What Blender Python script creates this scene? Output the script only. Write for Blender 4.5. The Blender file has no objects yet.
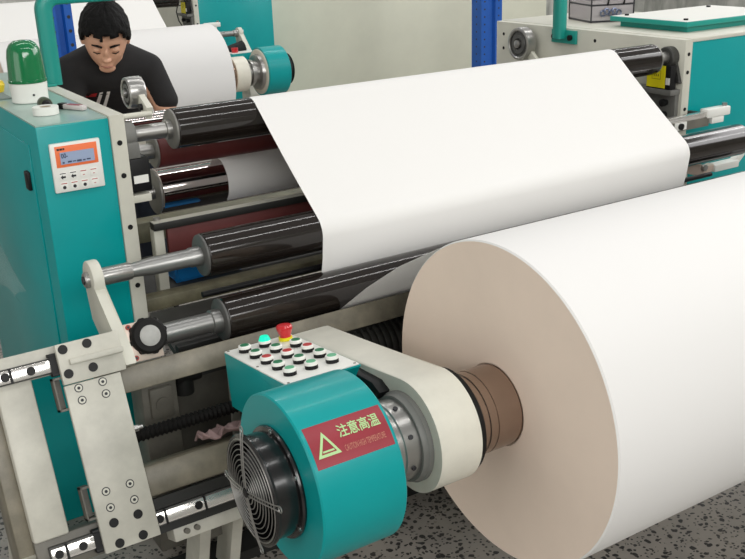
import bpy, bmesh, math, random
from mathutils import Vector, Matrix
random.seed(7)
S = bpy.context.scene
COL = S.collection
PI = math.pi
K = 0.87            # metres per layout unit; every length below is in layout units unless it says metres

# ------------------------------------------------------------------ camera, world, lights, exposure
cam = bpy.data.cameras.new('camera'); camo = bpy.data.objects.new('camera', cam); COL.objects.link(camo)
cam.sensor_width = 36.0; cam.lens = 965.909/745*36.0; cam.clip_end = 100
_ya, _pi, _ro = math.radians(31.7351198), math.radians(20.39415), math.radians(2.03855)
_f = Vector((math.sin(_ya)*math.cos(_pi), math.cos(_ya)*math.cos(_pi), -math.sin(_pi)))
_r = Vector((math.cos(_ya), -math.sin(_ya), 0)); _d = _f.cross(_r)
_r2 = math.cos(_ro)*_r + math.sin(_ro)*_d; _d2 = -math.sin(_ro)*_r + math.cos(_ro)*_d
_m = Matrix((_r2, -_d2, -_f)).transposed().to_4x4(); _m.translation = Vector((0, 0, 1.85*K))
camo.matrix_world = _m
S.camera = camo

W_WORLD, W_STRIP, W_FRONT, W_SIDE, W_RIGHT = 0.30, 85, 355, 50, 340
w = bpy.data.worlds.new('hall_light'); S.world = w; w.use_nodes = True
w.node_tree.nodes['Background'].inputs[0].default_value = (1.0, 0.985, 0.95, 1)
w.node_tree.nodes['Background'].inputs[1].default_value = W_WORLD

def area(name, loc, rot, sx, sy, power, col=(1, .99, .975)):
    l = bpy.data.lights.new(name, 'AREA'); l.shape = 'RECTANGLE'; l.size = sx; l.size_y = sy
    l.energy = power; l.color = col
    o = bpy.data.objects.new(name, l); COL.objects.link(o); o.location = loc; o.rotation_euler = rot
    return o
for yy, pw in ((0.4, W_STRIP), (3.4, W_STRIP), (7.4, W_STRIP*1.6)):
    area('ceiling_strip_lamp', (5.2, yy, 4.4), (0, 0, 0), 12, 0.09, pw)
area('front_fill_light', (0.9, -4.2, 3.3), (math.radians(73), 0, math.radians(-6)), 6, 2.4, W_FRONT, (1, .99, .97))  # added fill from behind the camera; no opening is known there

area('high_window_daylight', (9.6, 1.5, 4.4), (math.radians(62), 0, math.radians(90)), 8, 3.2, W_RIGHT, (1, .985, .99))
area('side_fill_light', (-4.6, 0.6, 2.2), (math.radians(86), 0, math.radians(-84)), 4, 3.0, W_SIDE, (1, .98, .96))  # added soft fill for the roll end and cabinet side, no gate there

S.view_settings.view_transform = 'Standard'; S.view_settings.look = 'None'
S.view_settings.gamma = 1.0; S.view_settings.use_curve_mapping = False
S.view_settings.exposure = 0.02
S.cycles.max_bounces = 8

# ------------------------------------------------------------------ materials
def srgb(r, g, b):
    f = lambda c: (c/255/12.92 if c <= 10 else ((c/255+.055)/1.055)**2.4)
    return (f(r), f(g), f(b), 1)
MATS = {}
def mat(name, col, rough=.5, metal=0., noise=0., nscale=8., emit=0., trans=0., coat=0., bump=0., spec=.5, alpha=1., aniso=0):
    if name in MATS: return MATS[name]
    m = bpy.data.materials.new(name); m.use_nodes = True; nt = m.node_tree
    b = nt.nodes['Principled BSDF']
    b.inputs['Base Color'].default_value = col; b.inputs['Roughness'].default_value = rough
    b.inputs['Metallic'].default_value = metal; b.inputs['Specular IOR Level'].default_value = spec
    b.inputs['Coat Weight'].default_value = coat; b.inputs['Coat Roughness'].default_value = .12
    b.inputs['Transmission Weight'].default_value = trans; b.inputs['Alpha'].default_value = alpha
    if aniso: b.inputs['Anisotropic'].default_value = aniso
    if emit:
        b.inputs['Emission Color'].default_value = col; b.inputs['Emission Strength'].default_value = emit
    if noise or bump:
        tc = nt.nodes.new('ShaderNodeTexCoord'); n = nt.nodes.new('ShaderNodeTexNoise')
        n.inputs['Scale'].default_value = nscale; n.inputs['Detail'].default_value = 6; n.inputs['Roughness'].default_value = .62
        nt.links.new(tc.outputs['Object'], n.inputs['Vector'])
    if noise:
        r = nt.nodes.new('ShaderNodeValToRGB')
        r.color_ramp.elements[0].position = .33; r.color_ramp.elements[1].position = .68
        r.color_ramp.elements[0].color = tuple(c*(1-noise) for c in col[:3]) + (1,)
        r.color_ramp.elements[1].color = tuple(min(1, c*(1+noise*.35)) for c in col[:3]) + (1,)
        nt.links.new(n.outputs['Fac'], r.inputs['Fac']); nt.links.new(r.outputs['Color'], b.inputs['Base Color'])
    if bump:
        bp = nt.nodes.new('ShaderNodeBump'); bp.inputs['Strength'].default_value = bump; bp.inputs['Distance'].default_value = .01
        nt.links.new(n.outputs['Fac'], bp.inputs['Height']); nt.links.new(bp.outputs['Normal'], b.inputs['Normal'])
    MATS[name] = m
    return m
TEAL = mat('teal_paint', srgb(0, 152, 153), .36, noise=.06, nscale=5, coat=.12, spec=.3)
TEALP = mat('teal_tube_paint', srgb(22, 146, 134), .4)
TEALD = mat('teal_shadow_gap', srgb(10, 60, 58), .6)
CREAM = mat('cream_paint', srgb(206, 205, 192), .42, noise=.07, nscale=6)
CREAMW = mat('worn_cream_paint', srgb(198, 196, 184), .45, noise=.22, nscale=7)
IVORY = mat('ivory_cast_paint', srgb(221, 219, 206), .38, noise=.10, nscale=9)
GREYW = mat('worn_grey_steel', srgb(108, 105, 96), .5, noise=.3, nscale=9)
GRIMY = mat('grimy_cream_paint', srgb(126, 120, 104), .42, noise=.4, nscale=11)
DGREY = mat('dark_grey_paint', srgb(62, 62, 59), .5, noise=.3, nscale=9)
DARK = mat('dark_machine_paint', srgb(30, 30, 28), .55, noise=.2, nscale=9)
MIDGREY = mat('grey_cast_iron', srgb(112, 112, 108), .5, noise=.15, nscale=14)
PAPER = mat('white_paper', srgb(226, 225, 223), .62, spec=.25)
WEB = mat('thin_paper_sheet', srgb(243, 242, 239), .62, spec=.25)
def make_translucent(m, amount):
    nt = m.node_tree; out = [n for n in nt.nodes if n.type == 'OUTPUT_MATERIAL'][0]; b = nt.nodes['Principled BSDF']
    tr = nt.nodes.new('ShaderNodeBsdfTranslucent'); tr.inputs[0].default_value = (.86, .85, .82, 1)
    mx = nt.nodes.new('ShaderNodeMixShader'); mx.inputs[0].default_value = amount
    nt.links.new(b.outputs[0], mx.inputs[1]); nt.links.new(tr.outputs[0], mx.inputs[2]); nt.links.new(mx.outputs[0], out.inputs[0])
make_translucent(WEB, .16)
PAPEREND = mat('paper_roll_end', srgb(240, 222, 206), .8, noise=.06, nscale=3, spec=.15)
BLACKROLL = mat('black_anodised', srgb(30, 25, 22), .11, spec=.62)
CAPGREY = mat('roller_end_grey', srgb(128, 127, 122), .45, metal=.35, noise=.1, nscale=20)
CAPDARK = mat('roller_end_dark', srgb(92, 92, 90), .45, metal=.3, noise=.1, nscale=20)
CHROME = mat('chrome', srgb(210, 202, 200), .09, metal=1.)
STEEL = mat('brushed_steel', srgb(176, 175, 172), .3, metal=.9, noise=.08, nscale=25)
SHAFT = mat('turned_shaft_steel', srgb(150, 150, 148), .36, metal=.8, noise=.1, nscale=12)
BROWNST = mat('bronzed_chuck_steel', srgb(158, 138, 124), .22, metal=.85, noise=.1, nscale=10)
RAILST = mat('ground_rail_steel', srgb(225, 222, 218), .18, metal=.8)
MAROON = mat('maroon_rubber', srgb(98, 40, 38), .55, noise=.15, nscale=14)
BLACK = mat('black_plastic', srgb(18, 18, 19), .5, spec=.3)
RUBBER = mat('black_rubber', srgb(22, 21, 20), .6, spec=.2)
GLOSSBLK = mat('glossy_black_housing', srgb(16, 16, 17), .24, coat=.3)
WHITEP = mat('white_plastic', srgb(232, 232, 226), .4)
RED = mat('red_plastic', srgb(196, 28, 36), .32, coat=.4)
REDP = mat('red_button_face', srgb(178, 44, 44), .4)
GREENB = mat('green_button_face', srgb(20, 112, 72), .4)
GREENL = mat('pale_green_button_face', srgb(96, 176, 134), .4)
GREENLIT = mat('lit_green_lens', srgb(0, 205, 165), .3, emit=.75)
YELLOW = mat('yellow_label', srgb(240, 226, 20), .45)
LABELRED = mat('warning_label_red', srgb(150, 44, 56), .4, noise=.12, nscale=12)
LABELGRN = mat('label_pale_green_ink', srgb(176, 212, 150), .45)
LABELPNK = mat('label_dull_gold_ink', srgb(190, 128, 108), .45)
ORANGE = mat('orange_panel_ink', srgb(240, 120, 70), .45)
LCD = mat('lcd_glass', srgb(146, 160, 186), .2, emit=.12)
LCDINK = mat('lcd_segment', srgb(52, 66, 92), .4)
INK = mat('dark_ink', srgb(40, 40, 44), .5)
INKRED = mat('red_ink', srgb(170, 60, 50), .5)
BLUE = mat('blue_rack_paint', srgb(22, 88, 176), .4, noise=.1, nscale=8)
BLUEBAG = mat('blue_plastic_film', srgb(36, 140, 220), .35)
GREENDOME = mat('green_beacon_plastic', srgb(0, 132, 76), .12, trans=.35, coat=.6)
TABLETOP = mat('grey_green_top', srgb(150, 178, 168), .3, noise=.1, nscale=6, coat=.3)
WALLW = mat('white_wall_paint', srgb(238, 237, 232), .8)
PANELG = mat('grey_partition_sheet', srgb(220, 221, 203), .45, noise=.05, nscale=3)
SKIN = mat('skin', srgb(214, 166, 138), .5, noise=.05, nscale=30)
LIP = mat('lip_skin', srgb(168, 116, 98), .5)
HAIR = mat('black_hair', srgb(15, 14, 14), .6, spec=.2, bump=.8, noise=.3, nscale=70)
SHIRT = mat('black_cotton', srgb(21, 20, 21), .85, noise=.2, nscale=30, bump=.1)
TROUSER = mat('dark_blue_denim', srgb(42, 50, 66), .85, noise=.2, nscale=40)
SHOE = mat('dark_shoe', srgb(30, 28, 28), .5)
SHIRTRED = mat('red_shirt_print', srgb(200, 40, 44), .7)
SHIRTWHT = mat('white_shirt_print', srgb(226, 226, 222), .7)
CLEAR = mat('clear_film', srgb(200, 210, 206), .22, alpha=.14)
ACRYL = mat('clear_acrylic', srgb(188, 182, 184), .12, alpha=.55)
RAG = mat('pink_rag', srgb(170, 142, 140), .9, noise=.3, nscale=25)
DENIMGREY = mat('copper_tint_plate', srgb(214, 196, 182), .35, metal=.4)

def terrazzo():
    m = bpy.data.materials.new('dark_terrazzo'); m.use_nodes = True; nt = m.node_tree; b = nt.nodes['Principled BSDF']
    tc = nt.nodes.new('ShaderNodeTexCoord')
    def ramp(src, stops):
        r = nt.nodes.new('ShaderNodeValToRGB'); e = r.color_ramp.elements
        while len(e) < len(stops): e.new(.5)
        for q, (p, c) in zip(e, stops): q.position = p; q.color = (c, c, c, 1)
        nt.links.new(src, r.inputs['Fac']); return r.outputs['Color']
    dist = nt.nodes.new('ShaderNodeTexNoise'); dist.inputs['Scale'].default_value = 30; dist.inputs['Detail'].default_value = 2
    nt.links.new(tc.outputs['Object'], dist.inputs['Vector'])
    mx = nt.nodes.new('ShaderNodeMixRGB'); mx.inputs[0].default_value = .022
    nt.links.new(tc.outputs['Object'], mx.inputs[1]); nt.links.new(dist.outputs['Color'], mx.inputs[2])
    def chips(scale, keep, size, hue):
        v = nt.nodes.new('ShaderNodeTexVoronoi'); v.inputs['Scale'].default_value = scale
        nt.links.new(mx.outputs[0], v.inputs['Vector'])
        a = ramp(v.outputs['Distance'], [(size, 1.), (size+.05, 0.)])
        sp = nt.nodes.new('ShaderNodeSeparateColor'); nt.links.new(v.outputs['Color'], sp.inputs[0])
        k = ramp(sp.outputs[hue], [(keep, 1.), (keep+.01, 0.)])
        mu = nt.nodes.new('ShaderNodeMath'); mu.operation = 'MULTIPLY'
        nt.links.new(a, mu.inputs[0]); nt.links.new(k, mu.inputs[1]); return mu.outputs[0]
    n = nt.nodes.new('ShaderNodeTexNoise'); n.inputs['Scale'].default_value = 7; n.inputs['Detail'].default_value = 8
    nt.links.new(tc.outputs['Object'], n.inputs['Vector'])
    base = nt.nodes.new('ShaderNodeMixRGB'); base.inputs[1].default_value = srgb(124, 121, 117); base.inputs[2].default_value = srgb(170, 163, 153)
    nt.links.new(n.outputs['Fac'], base.inputs[0])
    cur = base.outputs[0]
    for scale, keep, size, hue, col in ((52, .62, .34, 0, srgb(44, 43, 43)), (95, .5, .32, 1, srgb(58, 56, 55)), (80, .08, .3, 2, srgb(140, 135, 125))):
        mm = nt.nodes.new('ShaderNodeMixRGB'); mm.inputs[2].default_value = col
        nt.links.new(chips(scale, keep, size, hue), mm.inputs[0]); nt.links.new(cur, mm.inputs[1]); cur = mm.outputs[0]
    nt.links.new(cur, b.inputs['Base Color']); b.inputs['Roughness'].default_value = .38
    return m
TERRAZZO = terrazzo()
def concrete():
    m = bpy.data.materials.new('streaked_concrete'); m.use_nodes = True; nt = m.node_tree; b = nt.nodes['Principled BSDF']
    tc = nt.nodes.new('ShaderNodeTexCoord'); mp = nt.nodes.new('ShaderNodeMapping'); mp.inputs['Scale'].default_value = (2.2, 2.2, .7)
    n = nt.nodes.new('ShaderNodeTexNoise'); n.inputs['Scale'].default_value = 3; n.inputs['Detail'].default_value = 9; n.inputs['Distortion'].default_value = .6
    r = nt.nodes.new('ShaderNodeValToRGB'); r.color_ramp.elements[0].position = .3; r.color_ramp.elements[1].position = .7
    r.color_ramp.elements[0].color = srgb(150, 152, 146); r.color_ramp.elements[1].color = srgb(206, 206, 200)
    nt.links.new(tc.outputs['Object'], mp.inputs[0]); nt.links.new(mp.outputs[0], n.inputs['Vector'])
    nt.links.new(n.outputs['Fac'], r.inputs['Fac']); nt.links.new(r.outputs['Color'], b.inputs['Base Color']); b.inputs['Roughness'].default_value = .8
    return m
CONCRETE = concrete()

# ------------------------------------------------------------------ mesh helpers
OFF = Vector((0, 0, 0))
class MB:
    """collects shapes; every shape gets the material slot given by mi"""
    def __init__(s): s.bm = bmesh.new()
    def _tag(s, geom, mi):
        for g in geom:
            if isinstance(g, bmesh.types.BMFace): g.material_index = mi
    def poly(s, pts, mi=0):
        f = s.bm.faces.new([s.bm.verts.new(p) for p in pts]); f.material_index = mi; return f
    def hull(s, quads, mi=0, bev=0., seg=2):
        return quads
    def box8(s, c, mi=0, bev=0., seg=2):
        v = [s.bm.verts.new(p) for p in c]
        fs = [s.bm.faces.new([v[i] for i in q]) for q in ((0, 3, 2, 1), (4, 5, 6, 7), (0, 1, 5, 4), (1, 2, 6, 5), (2, 3, 7, 6), (3, 0, 4, 7))]
        for f in fs: f.material_index = mi
        if bev:
            es = list({e for f in fs for e in f.edges})
            r = bmesh.ops.bevel(s.bm, geom=es, offset=bev, segments=seg, profile=.5, affect='EDGES')
            for f in r['faces']: f.material_index = mi
    def box(s, x0, x1, y0, y1, z0, z1, mi=0, bev=0., seg=2, T=None):
        c = [(x0, y0, z0), (x1, y0, z0), (x1, y1, z0), (x0, y1, z0), (x0, y0, z1), (x1, y0, z1), (x1, y1, z1), (x0, y1, z1)]
        if T: c = [T(*p) for p in c]
        s.box8(c, mi, bev, seg)
    def cyl(s, p0, p1, r0, r1=None, n=32, mi=0, caps=True, capmi=None):
        r1 = r0 if r1 is None else r1
        p0, p1 = Vector(p0), Vector(p1); d = (p1-p0).normalized()
        u = d.orthogonal().normalized(); v = d.cross(u)
        A, B = [], []
        for i in range(n):
            a = 2*PI*i/n; q = math.cos(a)*u + math.sin(a)*v
            A.append(s.bm.verts.new(p0+q*r0)); B.append(s.bm.verts.new(p1+q*r1))
        for i in range(n):
            f = s.bm.faces.new((A[i], A[(i+1) % n], B[(i+1) % n], B[i])); f.material_index = mi
        if caps:
            cm = mi if capmi is None else capmi
            s.bm.faces.new(A[::-1]).material_index = cm; s.bm.faces.new(B).material_index = cm
    def lathe(s, prof, c, axis='x', n=48, mi=0, mis=None, close=False):
        """prof: (along, radius) pairs; c: the two other coordinates ('x': y,z; 'z': x,y; 'y': x,z)"""
        rings = []
        for t, r in prof:
            ring = []
            for i in range(n):
                a = 2*PI*i/n; ca, sa = math.cos(a)*r, math.sin(a)*r
                p = {'x': (t, c[0]+ca, c[1]+sa), 'z': (c[0]+ca, c[1]+sa, t), 'y': (c[0]+sa, t, c[1]+ca)}[axis]
                ring.append(s.bm.verts.new(p))
            rings.append(ring)
        for k in range(len(rings)-1 + (1 if close else 0)):
            A, B = rings[k], rings[(k+1) % len(rings)]
            for i in range(n):
                f = s.bm.faces.new((A[i], A[(i+1) % n], B[(i+1) % n], B[i])); f.material_index = mis[k] if mis else mi
        if not close:
            s.bm.faces.new(rings[0][::-1]).material_index = mis[0] if mis else mi
            s.bm.faces.new(rings[-1]).material_index = mis[-1] if mis else mi
    def prism(s, pts, a, b, axis='x', mi=0, bev=0., seg=2, T=None):
        """polygon given in the two coordinates other than axis, from a to b"""
        def P(t, q):
            p = {'x': (t, q[0], q[1]), 'y': (q[0], t, q[1]), 'z': (q[0], q[1], t)}[axis]
            return T(*p) if T else p
        A = [s.bm.verts.new(P(a, q)) for q in pts]; B = [s.bm.verts.new(P(b, q)) for q in pts]; n = len(pts)
        fs = [s.bm.faces.new(A[::-1]), s.bm.faces.new(B)]
        for i in range(n): fs.append(s.bm.faces.new((A[i], A[(i+1) % n], B[(i+1) % n], B[i])))
        for f in fs: f.material_index = mi
        if bev:
            es = list({e for f in fs[:2] for e in f.edges})
            r = bmesh.ops.bevel(s.bm, geom=es, offset=bev, segments=seg, profile=.5, affect='EDGES')
            for f in r['faces']: f.material_index = mi
    def tube(s, path, r, n=10, mi=0, closed=False):
        path = [Vector(p) for p in path]; m = len(path); rings = []
        prev = None
        for i, p in enumerate(path):
            if closed: d = path[(i+1) % m]-path[i-1]
            else: d = path[min(i+1, m-1)]-path[max(i-1, 0)]
            d.normalize()
            if prev is None: u = d.orthogonal().normalized()
            else: u = (prev-d*prev.dot(d)).normalized()
            prev = u; v = d.cross(u)
            rr = r[i] if isinstance(r, (list, tuple)) else r
            rings.append([s.bm.verts.new(p+rr*(math.cos(2*PI*k/n)*u+math.sin(2*PI*k/n)*v)) for k in range(n)])
        for i in range(m if closed else m-1):
            A, B = rings[i], rings[(i+1) % m]
            # find best twist for closing
            sh = 0
            if closed and i == m-1:
                sh = min(range(n), key=lambda q: (A[0].co-B[q].co).length)
            for k in range(n):
                s.bm.faces.new((A[k], A[(k+1) % n], B[(k+1+sh) % n], B[(k+sh) % n])).material_index = mi
        if not closed:
            s.bm.faces.new(rings[0][::-1]).material_index = mi; s.bm.faces.new(rings[-1]).material_index = mi
    def ball(s, c, r, mi=0, sc=(1, 1, 1), n=20):
        M = Matrix.Translation(Vector(c)) @ Matrix.Diagonal((r*sc[0], r*sc[1], r*sc[2], 1))
        g = bmesh.ops.create_uvsphere(s.bm, u_segments=n, v_segments=max(8, n//2), radius=1, matrix=M)
        for v in g['verts']:
            for f in v.link_faces: f.material_index = mi
ROOTLOC = {}
def obj(name, mb, mats, parent=None, sharp=38, loc=None):
    bm = mb.bm
    bmesh.ops.recalc_face_normals(bm, faces=bm.faces)
    for v in bm.verts: v.co = (v.co + OFF)*K
    for f in bm.faces: f.smooth = True
    for e in bm.edges:
        e.smooth = (len(e.link_faces) == 2 and e.calc_face_angle(0) < math.radians(sharp))
    if parent is None:
        if loc is None:
            xs = [v.co for v in bm.verts]
            loc = Vector(((min(c.x for c in xs)+max(c.x for c in xs))/2, (min(c.y for c in xs)+max(c.y for c in xs))/2, min(c.z for c in xs)))
        base = loc
    else: base = ROOTLOC[parent.name]
    for v in bm.verts: v.co -= base
    me = bpy.data.meshes.new(name); bm.to_mesh(me); bm.free()
    for m in (mats if isinstance(mats, (list, tuple)) else [mats]): me.materials.append(m)
    o = bpy.data.objects.new(name, me); COL.objects.link(o)
    if parent: o.parent = parent
    else: o.location = base
    ROOTLOC[o.name] = base.copy()
    return o
def tag(o, label, cat, group=None):
    o['label'] = label; o['category'] = cat
    if group: o['group'] = group
    return o
def thing(name, label, cat, base, group=None):
    o = bpy.data.objects.new(name, None); COL.objects.link(o); o.empty_display_size = .05
    o.location = (Vector(base)+OFF)*K; ROOTLOC[o.name] = o.location.copy()
    return tag(o, label, cat, group)
def struct(o): o['kind'] = 'structure'; return o
def arc(c, r, a0, a1, n):
    return [(c[0]+r*math.cos(math.radians(a0+(a1-a0)*i/n)), c[1]+r*math.sin(math.radians(a0+(a1-a0)*i/n))) for i in range(n+1)]
# the slanted front of the machine base: X along the rails, s up the slope, n out of it
def SL(X, n, s):
    return (X, 2.36 + .397*s - .918*n, .732 + .918*s + .397*n)
def slbox(mb, x0, x1, s0, s1, n0, n1, mi=0, bev=0.):
    mb.box(x0, x1, n0, n1, s0, s1, mi, bev, T=SL)
def slcyl(mb, X, s, n0, n1, r, mi=0, n=20):
    mb.cyl(SL(X, n0, s), SL(X, n1, s), r, n=n, mi=mi)

# ------------------------------------------------------------------ the hall
m = MB(); m.box(-6, 12, -5, 11.3, -.06, 0); struct(obj('floor', m, TERRAZZO))
m = MB(); m.box(-6, 12, 11.0, 11.15, 0, 5.0); struct(obj('wall_back', m, CONCRETE))
m = MB(); m.box(-6.15, -6, -5, 11.3, 0, 5.0); struct(obj('wall_left', m, WALLW))
m = MB(); m.box(12, 12.15, -5, 11.3, 0, 5.0); struct(obj('wall_right', m, CONCRETE))
m = MB(); m.box(-6, 12, -5.15, -5, 0, 5.0); struct(obj('wall_front', m, CONCRETE))

# ------------------------------------------------------------------ paper path
A1 = (3.02, 1.23, .067); B1 = (2.62, .92, .066); C1 = (2.515, .745, .066); CH = (3.345, .943, .085); MR = (3.25, 1.115, .062)
RC = (1.695, .692); RR = .424
XL, XR = 1.4, 3.1
def paper_web(label, cat):
    P = []
    P += arc(CH[:2], CH[2]+.002, 230, 60, 14)                # round the front of the chrome roller, bottom to top
    P += [(3.40, 1.06), (3.33, 1.16), (3.12, 1.225)]
    P += arc(A1[:2], A1[2]+.002, 20, 127.7, 10)              # over the upper black roller
    for q in (.25, .5, .75): P += [(2.978-q*.400, 1.2846-q*.310-.006*math.sin(PI*q))]
    P += arc(B1[:2], B1[2]+.002, 127.7, 186, 10)               # over the dancer roller
    P += [(2.562, .84)]
    P += arc(C1[:2], C1[2]+.002, 10, -140, 12)               # behind and under the lower roller
    ex, ey = math.cos(math.radians(146)), math.sin(math.radians(146))
    a = math.radians(56)
    P += [(2.30, .823), (2.12, .942), (RC[0]+math.cos(a)*(RR+.001), RC[1]+math.sin(a)*(RR+.001))]
    mb = MB(); N = 24; rows = []
    for i, (y, z) in enumerate(P):
        rows.append([mb.bm.verts.new((XL+(XR-XL)*k/N, y, z)) for k in range(N+1)])
    for A, B in zip(rows, rows[1:]):
        for k in range(N): mb.bm.faces.new((A[k], A[k+1], B[k+1], B[k]))
    o = obj('paper_web', mb, WEB, sharp=60)
    return tag(o, label, cat)
def paper_roll(label):
    mb = MB()
    prof = [(XL+.006, .06), (XL+.006, .1075), (XL, .109), (XL, RR-.004), (XL+.004, RR), (XR-.004, RR), (XR, RR-.004), (XR, .10)]
    mb.lathe(prof, RC, n=128, mis=[1, 1, 1, 0, 0, 0, 1])
    return tag(obj('paper_roll', mb, [PAPER, PAPEREND]), label, 'paper roll')
# ------------------------------------------------------------------ rollers
def roller(name, label, c, x0, x1, body, cap, shafts, group='machine rollers', chamfer=.004):
    y, z, r = c
    t = thing(name, label, 'roller', (x0, y, z-r), group)
    mb = MB(); mb.lathe([(x0, r-chamfer), (x0+chamfer, r), (x1-chamfer, r), (x1, r-chamfer)], (y, z), n=64); obj('roller_body', mb, body, t)
    if cap:
        for xx, s in ((x0, -1), (x1, 1)):
            mb = MB(); mb.lathe([(xx, r*.97), (xx+s*.006, r*.97), (xx+s*.008, r*.93), (xx+s*.008, .01)], (y, z), n=48); obj('end_cap', mb, cap, t)
    for prof, mm in shafts:
        mb = MB(); mb.lathe(prof, (y, z), n=32); obj('shaft', mb, mm, t)
    return t

def main_rollers(far=False):
    tail = ' in the machine at the back' if far else ''
    roller('idler_roller', ('glossy black roller carrying the top edge of the paper' if not far else 'black roller at the head of the paper sheet of the machine beyond the man'),
           A1, 1.115, 3.36, BLACKROLL, CAPGREY,
           [([(1.107, .032), (1.09, .032), (1.088, .026), (.978, .026)], STEEL), ([(3.368, .026), (3.485, .026)], STEEL)], 'machine rollers'+tail)
    roller('dancer_roller', ('glossy black roller with a tapered grey shaft bending the hanging paper' if not far else 'black roller bending the hanging paper of the machine beyond the man'),
           B1, 1.02, 3.48, BLACKROLL, CAPDARK,
           [([(1.012, .03), (.98, .03), (.975, .027), (.86, .027), (.795, .020)], SHAFT), ([(.797, .024), (.79, .026), (.705, .026)], STEEL), ([(3.488, .027), (3.78, .024)], SHAFT)], 'machine rollers'+tail)
    if far: return
    roller('outfeed_roller', 'lowest black roller whose shaft ends in a black collar, paper leaving beneath it', C1, 1.02, 3.48, BLACKROLL, CAPDARK,
           [([(1.012, .036), (.985, .036), (.982, .031), (.814, .031)], SHAFT), ([(3.488, .031), (3.70, .031)], SHAFT)])
    roller('chrome_roller', 'mirror chrome roller half covered by beige-lit paper', CH, 1.145, 3.36, CHROME, CAPGREY,
           [([(1.137, .026), (.99, .026)], STEEL), ([(3.368, .026), (3.49, .026)], STEEL)])
    roller('rubber_roller', 'maroon rubber roller between the top black roller and the chrome one', MR, 1.125, 3.36, MAROON, CAPGREY,
           [([(1.117, .028), (1.06, .028), (1.058, .02), (.99, .02)], STEEL), ([(3.368, .02), (3.49, .02)], STEEL)])
    roller('guide_roller', 'thin chrome roller behind the top black roller, next to the man', (3.48, 1.178, .033), 1.10, 3.36, CHROME, None,
           [([(1.098, .016), (.99, .016)], STEEL), ([(3.362, .016), (3.49, .016)], STEEL)])
paper_web('white paper sheet stretched over the black rollers down to the big roll', 'paper')
paper_roll('huge white paper roll on the chuck, its beige end facing the fan')
main_rollers()

# ------------------------------------------------------------------ teal side cabinets
def bolt(mb, p, d, r, h, mi=0, n=16):
    mb.cyl(p, Vector(p)+Vector(d)*h, r, n=n, mi=mi)
t = cabL = thing('machine_cabinet', 'teal machine cabinet carrying the orange control display and green beacon', 'machine cabinet', (.78, 2.95, 0))
m = MB(); m.box(.665, .887, 2.95, 4.25, 0, 1.305, bev=.004); obj('cabinet_body', m, TEAL, t)
m = MB(); m.box(.667, .885, 2.954, 4.248, 1.3045, 1.309); obj('cabinet_top', m, TABLETOP, t)['label'] = 'shiny grey-green top plate'
# service door on the outer side
m = MB(); m.box(.660, .6655, 3.06, 4.20, .12, 1.235, bev=.002)
dr = obj('door', m, TEAL, t)
m = MB(); m.box(.648, .662, 3.085, 3.125, 1.085, 1.145, bev=.004); obj('latch', m, BLACK, dr)
# cream side plate
m = MB(); m.prism([(2.945, 0), (4.25, 0), (4.25, 1.313), (2.945, 1.313)], .888, .936, 'x', bev=.003)
sp = obj('side_plate', m, CREAM, t)
for z in (1.225, 1.12, .95, .75):
    m = MB(); bolt(m, (.912, 2.9455, z), (0, -1, 0), .0085, .002); obj('socket_bolt', m, BLACK, sp)

# control display on the cabinet
t = thing('control_display', 'white keypad display with orange face screwed to the teal cabinet', 'display', (.771, 2.95, 1.10))
m = MB(); m.box(.694, .848, 2.936, 2.9495, 1.100, 1.252, bev=.004); obj('housing', m, WHITEP, t)
m = MB(); m.box(.708, .836, 2.9345, 2.937, 1.178, 1.243, bev=.0008); obj('face_sticker', m, ORANGE, t)
m = MB(); m.box(.721, .825, 2.9325, 2.9352, 1.187, 1.224); scr = obj('lcd_screen', m, LCD, t)

def text_bm(s, size, xscale=1.0, bold=.0):
    cu = bpy.data.curves.new('t', 'FONT'); cu.body = s; cu.size = size; cu.offset = bold; cu.resolution_u = 3
    ob = bpy.data.objects.new('t', cu); COL.objects.link(ob)
    bpy.context.view_layer.update()
    me = bpy.data.meshes.new_from_object(ob.evaluated_get(bpy.context.evaluated_depsgraph_get()))
    bpy.data.objects.remove(ob); bpy.data.curves.remove(cu)
    bm = bmesh.new(); bm.from_mesh(me); bpy.data.meshes.remove(me)
    for v in bm.verts: v.co.x *= xscale
    return bm
def fit_bm(bm, x0, x1, y0, y1):
    xs = [v.co.x for v in bm.verts]; ys = [v.co.y for v in bm.verts]
    ax, bx, ay, by = min(xs), max(xs), min(ys), max(ys)
    for v in bm.verts:
        v.co.x = x0+(v.co.x-ax)/(bx-ax)*(x1-x0); v.co.y = y0+(v.co.y-ay)/(by-ay)*(y1-y0)
def text_xz(s, x0, x1, z0, z1, y, m, name, parent, bold=0.):
    bm = text_bm(s, .02, bold=bold); fit_bm(bm, x0, x1, z0, z1)
    for v in bm.verts: v.co = Vector((v.co.x, y, v.co.y))
    mb = MB(); mb.bm.free(); mb.bm = bm
    return obj(name, mb, m, parent)
text_xz('00-', .724, .744, 1.206, 1.221, 2.9318, LCDINK, 'reading', scr, .0004)
m = MB()
for i, (x, wd) in enumerate(((.726, .006), (.742, .012), (.757, .010), (.77, .014), (.788, .008), (.80, .012))): m.box(x, x+wd, 2.9320, 2.9326, 1.190+.001*(i % 3), 1.195+.001*(i % 2))
obj('reading', m, LCDINK, scr)
m = MB()
for x, wd in ((.714, .007), (.7225, .008), (.732, .005)): m.box(x, x+wd, 2.9338, 2.9346, 1.2305, 1.2365)
obj('brand_mark', m, INK, t)
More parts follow.
